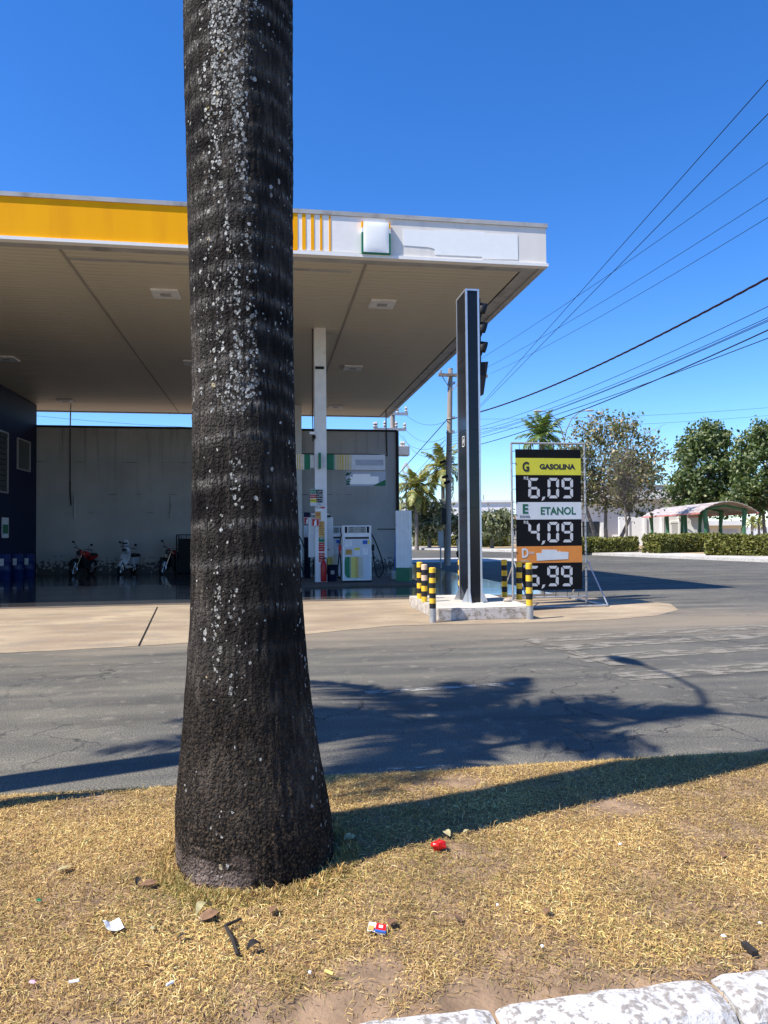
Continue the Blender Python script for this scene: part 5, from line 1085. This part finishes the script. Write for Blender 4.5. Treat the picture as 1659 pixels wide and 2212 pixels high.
for i in range(4): MB().box((L_*(.08+i*.2),-.12,0),(L_*(.08+i*.2)+.22,-.003,zt_+.02)).build('pier', 'bwhite', e)
e, L_, zt_ = facade('beige_kiosk', 'beige block beneath the trees behind the bus shelter', 1520, 1600, 1135, 80, 6, 'bcream')
MB().box((-.3,-.6,zt_),(L_+.3,6,zt_+.5)).build('roof_slab', 'bwhite', e)
MB().box((L_*.4,-.04,.2),(L_*.9,-.003,zt_-.4)).build('shutter', 'bgrey', e)
e, L_, zt_ = facade('distant_wall', 'pale distant wall beyond the small palms at the right edge', 1590, 1760, 1138, 130, .4, 'bwhite', cat='wall')
for i in range(6): MB().box((i*2.5,-.1,0),(i*2.5+.3,-.002,zt_+.1)).build('pier', 'bgrey', e)
# flame shaped emblem sign
q = D(877,1010,58); fl_ = empty('flame_sign', 'white flame shaped emblem on a post above the left palm', 'sign', (q.x, q.y, 0))
mb = MB(); mb.tube([(0,0,0),(0,0,q.z-.55)], .06, 6); mb.build('post', 'galv', fl_)
out = []; 
for i in range(24):
    t = i/24*2*math.pi; rr = .36*(1+.0*math.cos(t)); x_ = rr*math.sin(t)*(1 if True else 0); z_ = -rr*math.cos(t)
    if z_ > 0: x_ *= max(0, 1-z_/.37)**.6*1.0; z_ *= 1.7
    out.append(Vector((x_,0,z_+q.z-.15)))
mb = MB(); n = len(out); inn = [Vector((p.x*.5, 0, (p.z-q.z+.22)*.5+q.z-.22)) for p in out]
vv = [p+Vector((0,-.05,0)) for p in out]+[p+Vector((0,-.05,0)) for p in inn]+[p+Vector((0,.05,0)) for p in out]+[p+Vector((0,.05,0)) for p in inn]
mb.add(vv, [(i,(i+1)%n,n+(i+1)%n,n+i) for i in range(n)]+[(2*n+i,3*n+i,3*n+(i+1)%n,2*n+(i+1)%n) for i in range(n)]+[(i,2*n+i,2*n+(i+1)%n,(i+1)%n) for i in range(n)]+[(n+i,n+(i+1)%n,3*n+(i+1)%n,3*n+i) for i in range(n)]); mb.build('emblem', 'inw', fl_)

# double arm street lamps
def lamp(loc, h, arm, rz, label, r=.06, droop=.35, rise=.9, m_='galv'):
    e = empty('street_lamp', label, 'street lamp', loc, rz, 'double arm street lamps'); mb = MB(); mb.tube([(0,0,0),(0,0,h*.5),(0,0,h)], [r*1.25,r,r*.7], 10); mb.build('post', m_, e, smooth=True)
    for s_ in (-1,1):
        P = [(0,0,h-.05)]+[(s_*arm*math.sin(a_*math.pi/2*.92), 0, h+rise*(1-math.cos(a_*math.pi/2))*0+rise*math.sin(a_*math.pi/2*1.0)) for a_ in (.15,.35,.6,.85,1.0)]
        P = [(0,0,h-.05),(s_*arm*.10,0,h+rise*.35),(s_*arm*.3,0,h+rise*.72),(s_*arm*.6,0,h+rise*.95),(s_*arm*.85,0,h+rise)]
        mb = MB(); mb.tube(P, [r*.6,r*.55,r*.5,r*.45,r*.4], 7); am = mb.build('arm', m_, e, smooth=True)
        mb = MB(); mb.ell((s_*arm*1.0,0,h+rise+.0), (.33,.13,.07), 12, 6); mb.build('lamp_head', 'trim', am, smooth=True)
    return e
q = at(1222,1180,50,0); lamp(q, hgt(1222,950,50), 1.75, -YAW, 'far double arm street lamp above the price sign', .06, rise=2.0, m_='trunk')

# ================================================================ FOREGROUND PALM
cot = math.hypot(SUN.x, SUN.y)/-SUN.z; sd = Vector((SUN.x, SUN.y, 0)).normalized()
bz = .09; gb_ = G(551, 1856, bz); TC = Vector((gb_.x, gb_.y+.0, 0)); dep0 = (TC-Vector((0,0,0))).dot(Vector((cf.x,cf.y,0)).normalized())
prof = [(-60,397,632),(0,397.5,632),(200,401,633),(350,405,633),(500,408,633),(700,415,633.5),(900,418,637),(1100,416,643),(1200,415,649),(1300,414.5,655),(1400,409,661),(1500,403,671),(1600,394,685),(1680,386,699),(1740,381,713),(1790,380,722),(1830,384,724),(1870,392,722)]
prz, prx, prr = [], [], []
for (py, xl, xr) in prof[::-1]:
    a, b = D(xl, py, 1), D(xr, py, 1); m = D((xl+xr)/2, py, 1); t = dep0/((m-Vector((0,0,CZ))).dot(Vector((cf.x,cf.y,0)).normalized()))
    pos = Vector((0,0,CZ))+(m-Vector((0,0,CZ)))*t; w = ((b-a).length)*t/2; prz.append(pos.z); prx.append((pos.x, pos.y)); prr.append(w*.99)
# the outline near the ground is measured by what is in front: keep centre at base
TH = 9.3; top_r = prr[-1]; o_ = np.argsort(prz); prz = [prz[i] for i in o_]; prx = [prx[i] for i in o_]; prr = [prr[i] for i in o_]
zz = np.concatenate([np.linspace(-.02, 4.2, 620), np.linspace(4.23, TH, 120)]); nth = 200
cx_ = np.interp(zz, prz, [p[0] for p in prx]); cy_ = np.interp(zz, prz, [p[1] for p in prx]); rr_ = np.interp(zz, prz, prr)
rr_ = np.where(zz > prz[-1], top_r*(1-.25*(zz-prz[-1])/(TH-prz[-1])), rr_)
ker = np.ones(41)/41; rr_s = np.convolve(np.pad(rr_, 20, mode='edge'), ker, 'valid'); rr_ = np.where(zz < 4, rr_s, rr_)
cx_ = np.convolve(np.pad(cx_, 20, mode='edge'), ker, 'valid'); cy_ = np.convolve(np.pad(cy_, 20, mode='edge'), ker, 'valid')
# ring scars
rings = []; z = .95
while z < TH: rings.append(z); z += random.uniform(.085, .135) if z > 1.6 else random.uniform(.12, .2)
th = np.linspace(0, 2*math.pi, nth, endpoint=False); V = np.zeros((len(zz), nth, 3), np.float32); scar = np.zeros((len(zz), nth), np.float32); lich = np.zeros_like(scar); wash_ = np.zeros_like(scar)
ta0 = math.atan2(-.985, -.27)   # azimuth (world) of the lichen band: towards camera and a little to the left
tcam = math.atan2(-TC.y, -TC.x)
for i, z in enumerate(zz):
    for j, t in enumerate(th):
        cs, sn = math.cos(t), math.sin(t); zw = z+.012*math.sin(t*2+1)+.01*noise.noise((cs*1.5, sn*1.5, z*2))
        d = min(abs(zw-q) for q in rings) if z > .85 else 1
        k = math.exp(-(d/.016)**2); amp = min(1, max(0, (z-.85)/.5)); fade = .55+.45*noise.noise((cs*2, sn*2, z*3.3))
        groove = (-.0010*math.exp(-((d-.02)/.01)**2)+.0016*k)*(.4+.6*fade)
        n1 = noise.noise((cs*3, sn*3, z*3)); n2 = noise.noise((cs*14, sn*14, z*9)); n3 = noise.noise((cs*32, sn*32, z*22)); lowk = max(0, 1-z/1.2)
        r = rr_[i]*(1+.010*n1)+groove*amp+(.0018+.005*lowk)*n2+(.001+.003*lowk)*n3
        V[i, j] = (cx_[i]+r*cs, cy_[i]+r*sn, z)
        scar[i, j] = max(0, k*.9+.45*math.exp(-(d/.03)**2))*amp*max(0, fade)*1.2
        da = (t-tcam+math.pi) % (2*math.pi)-math.pi   # + = counter clockwise
        # in the picture right = +da
        c0 = -.22 if z > 1.5 else -.35
        bandw = .36 if z > 1.9 else .2
        c0 += .16*noise.noise((0, 3, z*1.4)); dens = 1.05*math.exp(-((da-c0)/bandw)**2)
        zf = .9 if z > 1.85 else (.12 if z > 1.2 else (.55 if z > .78 else .03))
        bl = .58+1.5*noise.noise((cs*4.5, sn*4.5, z*2.2))+.8*noise.noise((cs*13, sn*13, z*8))
        side = .08*math.exp(-((da-1.25)/.22)**2)
        lich[i, j] = min(.85, max(0, dens*zf*max(0.04, bl)+.012*(1 if z > .9 else .2)+side))
        wash_[i, j] = max(0, min(1, 1-(z-.10)/.15+.5*noise.noise((cs*3, sn*3, 0))))*max(0, min(1, (-.15-da)/.5+.6)) if da < .4 else 0
me = bpy.data.meshes.new('trunk'); nv = V.shape[0]*nth; me.vertices.add(nv); me.vertices.foreach_set('co', V.ravel())
ii, jj = np.meshgrid(np.arange(len(zz)-1), np.arange(nth), indexing='ij'); F = np.stack([ii*nth+jj, ii*nth+(jj+1) % nth, (ii+1)*nth+(jj+1) % nth, (ii+1)*nth+jj], -1).reshape(-1, 4).astype(np.int32)
me.loops.add(F.size); me.loops.foreach_set('vertex_index', F.ravel()); me.polygons.add(len(F)); me.polygons.foreach_set('loop_start', np.arange(0, F.size, 4, dtype=np.int32)); me.polygons.foreach_set('loop_total', np.full(len(F), 4, np.int32)); me.polygons.foreach_set('use_smooth', np.ones(len(F), bool))
for nm, arr in (('scar', scar), ('lichen', lich), ('wash', wash_)): a_ = me.attributes.new(nm, 'FLOAT', 'POINT'); a_.data.foreach_set('value', arr.ravel())
me.materials.append(MM['bark']); me.update(); me.validate()
pt = palm('royal_palm', (cx_[-1], cy_[-1], 0), TH, 2.4, 15, .17, 'thick dark royal palm trunk in the foreground with white lichen spots', trunk=False, m='frondg', nl=40, leafl=.5, lw=.035)
to = link('trunk', me, pt); to.location = (-cx_[-1], -cy_[-1], 0)
# neighbouring palm and double lamp of the same median (outside the frame, they throw the shadows on the road)
cs_ = G(905, 1562); h2 = 7.0; b2 = cs_-sd*(h2*cot); palm('royal_palm', (b2.x, 3.75, .05), h2, 2.1, 16, .17, 'next royal palm of the median, left of the photo', (0, b2.y-3.75), m='frondg', nl=44, leafl=.5, lw=.05, lo=-.5)
jn = G(1500, 1540); h3 = 7.2; b3 = jn-sd*(h3*cot); lamp((b3.x, b3.y, .05), h3, 2.0, rad(96), 'near double arm street lamp of the median, left of the photo', .055, rise=1.1)
tr_ = G(1720, 1458); b4 = tr_-sd*(7*cot)
palm('royal_palm', (b4.x+.9, 3.4, .05), 6.6, 2.0, 13, .16, 'royal palm of the median, third from the foreground one', (0, b4.y-3.6), m='frondg', nl=30, leafl=.45, lw=.05, lo=-.3) if False else None

# ================================================================ GRASS
def grass(name, n, x0, x1, y0, kind_patch=True, seed=3, sc=1.0):
    g_ = np.random.default_rng(seed); X = x0+(x1-x0)*g_.random(n); Yv = y0+(4.16-y0)*g_.random(n); keep = np.zeros(n, bool); Zv = np.zeros(n); pat = np.zeros(n); grn = np.zeros(n)
    cen = (cx_[20], cy_[20]); tuft = n//14; ta = g_.random(tuft)*2*math.pi; tr2 = .345+.07*g_.random(tuft)**2; X[:tuft] = cen[0]+tr2*np.cos(ta); Yv[:tuft] = cen[1]+tr2*np.sin(ta)
    bare = [(G(1340,1745,.1), .17), (G(1000,2165,.1), .12), (G(1000,1690,.1), .13), (G(800,2110,.1), .12)]
    for i in range(n):
        x, y = X[i], Yv[i]; nn = noise.noise((x*2.2, y*2.2, 5)); pat[i] = nn; d_ = math.hypot(x-cen[0], y-cen[1])
        if d_ < .29: continue
        if y > far_edge(x)+.06+.05*noise.noise((x*9, 0, 0)): continue
        p_ = .8+.75*nn+.5*noise.noise((x*7, y*7, 8))
        if y < 2.12: p_ *= max(0.05, (y-1.97-.02*x)/.14*(.8+noise.noise((x*3, 9, 1))*1.4))
        for (c, r_) in bare:
            dd = math.hypot((x-c.x), (y-c.y)*1.2); 
            if dd < r_*1.5: p_ *= max(.06, (dd/r_-.45))
        if g_.random() > p_: continue
        keep[i] = True; Zv[i] = med_z(x, y)
        gr = .26*math.exp(-((x-.35)**2/.5+(y-2.85)**2/.10))+.35*math.exp(-((x+.3)**2+(y-2.75)**2)/.03)+.05+.22*max(0, noise.noise((x*1.1+4, y*1.6, 3))); grn[i] = gr
    X, Yv, Zv, pat, grn = X[keep], Yv[keep], Zv[keep], pat[keep], grn[keep]; n = len(X)
    az = g_.random(n)*2*math.pi; el = np.abs(g_.normal(.15, .30, n)); L1 = (.010+.026*g_.random(n)**1.6)*sc; W1 = (.0006+.0009*g_.random(n)**1.5)*sc
    up_ = g_.random(n) < np.where(np.hypot(X-cen[0], Yv-cen[1]) < .41, .2, .045); el = np.where(up_, .9+.4*g_.random(n), el); L1 = np.where(up_, L1*1.15, L1)
    dx, dy, dz = np.cos(az)*np.cos(el), np.sin(az)*np.cos(el), np.sin(el); ox, oy = -np.sin(az), np.cos(az); Zv = Zv+g_.random(n)*.010
    B0 = np.stack([X, Yv, Zv], 1); Dv = np.stack([dx, dy, dz], 1)*L1[:,None]; O = np.stack([ox, oy, g_.normal(0,.4,n)], 1)*W1[:,None]
    bend = np.stack([g_.normal(0,.3,n), g_.normal(0,.3,n), -.25-.3*g_.random(n)], 1)*L1[:,None]
    M_ = B0+Dv*.55; Tt = B0+Dv+bend*.6
    Vv = np.stack([B0-O, B0+O, M_+O*.9, M_-O*.9, Tt], 1).reshape(-1, 3); base = np.arange(n)*5
    q4 = np.stack([base, base+1, base+2, base+3], 1); t3 = np.stack([base+3, base+2, base+4], 1)
    loops = np.concatenate([q4.ravel(), t3.ravel()]).astype(np.int32); me = bpy.data.meshes.new(name); me.vertices.add(5*n); me.vertices.foreach_set('co', Vv.ravel().astype(np.float32))
    me.loops.add(len(loops)); me.loops.foreach_set('vertex_index', loops); me.polygons.add(2*n); me.polygons.foreach_set('loop_start', np.concatenate([np.arange(n)*4, 4*n+np.arange(n)*3]).astype(np.int32)); me.polygons.foreach_set('loop_total', np.concatenate([np.full(n,4), np.full(n,3)]).astype(np.int32))
    pal = np.array([(.60,.41,.15),(.50,.32,.12),(.74,.57,.27),(.34,.20,.08),(.18,.10,.05),(.68,.50,.17)]); ci = g_.choice(6, n, p=[.24,.22,.12,.19,.12,.11]); c = pal[ci]*(.75+.5*g_.random(n))[:,None]*(1+.45*pat)[:,None]
    isg = g_.random(n) < grn; gc = np.array([.27,.235,.07])*(.6+.8*g_.random(n))[:,None]; c = np.where(isg[:,None], gc, c)
    col = np.ones((5*n, 4), np.float32); col[:, :3] = np.repeat(np.clip(c, .02, .85), 5, 0); a_ = me.color_attributes.new('tint', 'FLOAT_COLOR', 'POINT'); a_.data.foreach_set('color', col.ravel())
    me.materials.append(MM['grass']); me.update(); me.validate(); return link(name, me, kind='stuff')
grass('dry_grass', 560000, -1.75, 3.5, 1.95)
grass('dry_grass', 26000, -6, -1.75, 2.0, seed=5, sc=1.8); grass('dry_grass', 26000, 3.5, 8, 2.0, seed=6, sc=1.8)

# ================================================================ LITTER
def gz(px, py): 
    p = G(px, py, .1); z_ = med_z(p.x, p.y); p = G(px, py, z_+.012); return p
def sheetlet(name, px, py, w_, l_, m, label, cat, rz=0, tilt=(.1,.1), fold=.0, n=4, parent=None):
    p = gz(px, py); mb = MB(); V = []
    for i in range(n+1):
        for j in range(n+1):
            u_, v_ = i/n-.5, j/n-.5; V.append((u_*w_, v_*l_, fold*abs(u_)*w_+.18*w_*noise.noise((u_*2+px, v_*2, py*.1))))
    mb.add(V, [(i*(n+1)+j, (i+1)*(n+1)+j, (i+1)*(n+1)+j+1, i*(n+1)+j+1) for i in range(n) for j in range(n)])
    o = mb.build(name, m, loc=p+Vector((0,0,.008)), smooth=False); o.rotation_euler = (tilt[0], tilt[1], rz); o.modifiers.new('thick','SOLIDIFY').thickness = .0006
    return tag(o, label, cat)
sheetlet('paper_scrap', 243, 2007, .055, .05, 'paper', 'crumpled white paper left of the trunk foot', 'paper', .6, (.3,.2), .4)
wr_ = sheetlet('snack_wrapper', 815, 2010, .06, .04, 'paper', 'white red and blue wrapper in the grass right of the sticks', 'wrapper', -.3, (.25,.1))
MB().box((-.005,-.012,.004),(.028,.014,.0065)).build('red_print', 'redwrap', wr_); MB().box((.005,-.005,.007),(.018,.006,.0085)).build('white_print', 'inw', wr_); MB().box((-.028,-.018,.004),(-.01,.0,.0065)).build('orange_print', 'orange', wr_); MB().box((-.005,-.02,.004),(.03,-.013,.0065)).build('blue_print', 'bluem', wr_)
# crumpled red wrapper
p = gz(947, 1833); mb = MB(); mb.ell((0,0,.016), (.034,.022,.016), 16, 10); o = mb.build('red_wrapper', 'redwrap', loc=p); 
for v in o.data.vertices: v.co += .011*noise.noise_vector(v.co*70)
tag(o, 'crumpled bright red wrapper in the grass', 'wrapper')
p0, p1, p2 = gz(521,1992), gz(487,2010), gz(513,2068); mb = MB(); up2 = Vector((0,0,.012)); mb.tube([p0+up2-p1, up2*1.3, (p2-p1)*.5+up2*1.1+Vector((.004,0,0)), p2-p1+up2*.6], [.004,.006,.006,.005], 7); tag(mb.build('broken_twig', 'stick', loc=p1), 'dark bent twig lying in the grass in front of the trunk', 'twig')
def leaf(px, py, s_, m, label, rz, curl=.5):
    p = gz(px, py); mb = MB(); V = []; n = 6
    for i in range(n+1):
        t = i/n; w_ = s_*.32*math.sin(math.pi*min(1,t*.92+.04))
        for k in (-1,0,1): V.append(((t-.5)*s_, k*w_, curl*s_*.3*math.sin(math.pi*t)+.12*abs(k)*s_*curl))
    mb.add(V, [(i*3+j, (i+1)*3+j, (i+1)*3+j+1, i*3+j+1) for i in range(n) for j in range(2)]); o = mb.build('fallen_leaf', m, loc=p+Vector((0,0,.008)), smooth=True); o.rotation_euler = (random.uniform(-.3,.3), random.uniform(-.4,.1), rz); return tag(o, label, 'leaf', 'fallen leaves on the grass')
leaf(442,1975,.07,'paleleaf','pale curled leaf standing up in front of the trunk',.9,1.2)
leaf(450,1985,.07,'deadleaf','brown leaf under the pale curled leaf',.2,.4); leaf(322,1914,.06,'deadleaf','reddish brown leaf left of the trunk foot',.3,.3); leaf(298,1910,.035,'stick','black curled scrap of leaf left of the reddish one',1.4,1.2)
leaf(592,1970,.05,'deadleaf','tan leaf in front of the trunk at its right',1.1,.4); leaf(548,2053,.05,'stick','black torn leaf beside the twig foot',.6,1.0); leaf(1183,1975,.04,'deadleaf','brown leaf alone in the right grass',.8,.7); leaf(986,1990,.045,'deadleaf','pinkish dead leaf right of the wrapper',2.2,.5)
leaf(965,1995-190,.05,'paleleaf','dry pale leaf behind the red wrapper',1.9,.6); leaf(1007,1800,.03,'paleleaf','small pale leaf near the shadow edge',.4,.5); leaf(140,1880,.06,'paleleaf','pale dry leaf at the left',.7,.2); leaf(70,1836,.03,'deadleaf','small dark leaf far left',.2,.5); leaf(394,2030,.035,'stick','black scrap between paper and twig',.3,.6)
leaf(755,1815,.06,'paleleaf','pale leaf fragment at the edge of the trunk shadow',.6,.5); leaf(845,1998,.05,'deadleaf','brown leaf touching the coloured wrapper',1.2,.5); leaf(1560,1850,.04,'deadleaf','small brown leaf by the right edge',1.0,.4)
for i, (px, py, m_, lab) in enumerate(((367,2135,'paper','white cigarette end centre left'),(160,2130,'paper','white paper stub lower left'),(70,2128,'pink','pink scrap at the lower left'),(711,2110,'butt','orange cigarette filter near the bare soil'),(669,2107,'paper','white pebble like scrap by the filter'),(1171,2050,'paper','white round scrap in the right grass'),(1075,1960,'paper','pale torn scrap right of centre'),(1641,2000,'paper','white bent paper near the right edge'),(1563,2028,'paper','white flake left of the bent paper'),(330,2010,'paleleaf','pale crumpled scrap right of the white paper'),(1340,1828,'paper','white strip in the grass right of the red wrapper'),(84,1950,'dgreen','green and white scrap at the far left'))):
    p = gz(px, py); mb = MB(); L_ = .030 if m_ != 'paper' else random.uniform(.014,.03)
    if m_ == 'butt' or i in (0,1): mb.tube([(-L_/2,0,.006),(L_/2,0,.007)], .0042, 8)
    else: mb.ell((0,0,.003), (L_*.42,L_*.28,.0028), 7, 4)
    o = mb.build('litter_scrap', m_, loc=p+Vector((0,0,.007))); o.rotation_euler = (0,0,random.uniform(0,3)); tag(o, lab, 'scrap', 'small scraps of litter on the grass')
    for v in o.data.vertices: v.co += .0022*noise.noise_vector(v.co*200)
p = gz(1619,2052); o = MB().box((-.01,-.028,0),(.01,.028,.012)).build('charred_chip', 'stick', loc=p); tag(o, 'black wood chip near the right end of the kerb', 'wood chip')
# broken asphalt crumbs along the far edge of the median
mb = MB()
for i in range(260):
    x = random.uniform(-3.2,-.6) if i < 190 else random.uniform(-3, 4); y = far_edge(x)+.10+random.gauss(0,.035); s_ = random.uniform(.006,.03) if i < 190 else random.uniform(.004,.012)
    mb.cbox((x,y,s_*.3), (s_,s_*.8,s_*.6), Matrix.Rotation(random.uniform(0,3),3,(random.random(),random.random(),1)))
mb.build('asphalt_crumbs', 'asphalt', kind='stuff')

# ================================================================ BUS SHELTER
A = D(1568,1150,46); Bq = D(1440,1150,58); A.z = Bq.z = .12; dv = (Bq-A); dv.z = 0; L_ = dv.length; ang = math.atan2(dv.y, dv.x)
sh = empty('bus_shelter', 'open bus shelter with arched corrugated roof and green posts', 'bus shelter', A, ang)
mb = MB(); n = 26; V = []; W2 = 1.75; zr = 2.35
for i in range(n+1):
    t = i/n*2-1; z_ = zr+.66*(1-t*t); 
    for k, xx in enumerate((-.5, L_*.33, L_*.66, L_+.3)): V.append((xx, t*W2, z_+(.03 if i % 2 else -.0)))
mb.add(V, [(i*4+j, i*4+j+1, (i+1)*4+j+1, (i+1)*4+j) for i in range(n) for j in range(3)]); o = mb.build('roof', 'shroof', sh); o.modifiers.new('thick','SOLIDIFY').thickness = .03
for s_ in (-1,1): MB().box((-.5,s_*W2-.04,zr-.10),(L_+.3,s_*W2+.04,zr-.02)).build('eave', 'shred', sh)
for xx in (.15, L_*.33, L_*.66, L_-.1):
    for s_ in (-1,1):
        mb = MB(); mb.tube([(xx,s_*1.1,0),(xx,s_*1.15,1.6),(xx,s_*1.22,2.5)], [.13,.12,.17], 8); mb.build('post', 'shgreen', sh)
    mb = MB(); mb.tube([(xx,-1.3,2.5),(xx,0,2.78),(xx,1.3,2.5)], .09, 6); mb.build('arch_beam', 'shgreen', sh)
MB().box((.3,.5,.42),(L_-.3,.9,.5)).build('bench', 'bgrey', sh)
for k in range(3): MB().box((.6+k*L_*.4,.6,0),(.75+k*L_*.4,.8,.419)).build('bench_leg', 'bgrey', sh)
print('objects', len(S.objects), 'tris', sum(len(o.data.polygons) for o in S.objects if o.type == 'MESH'))
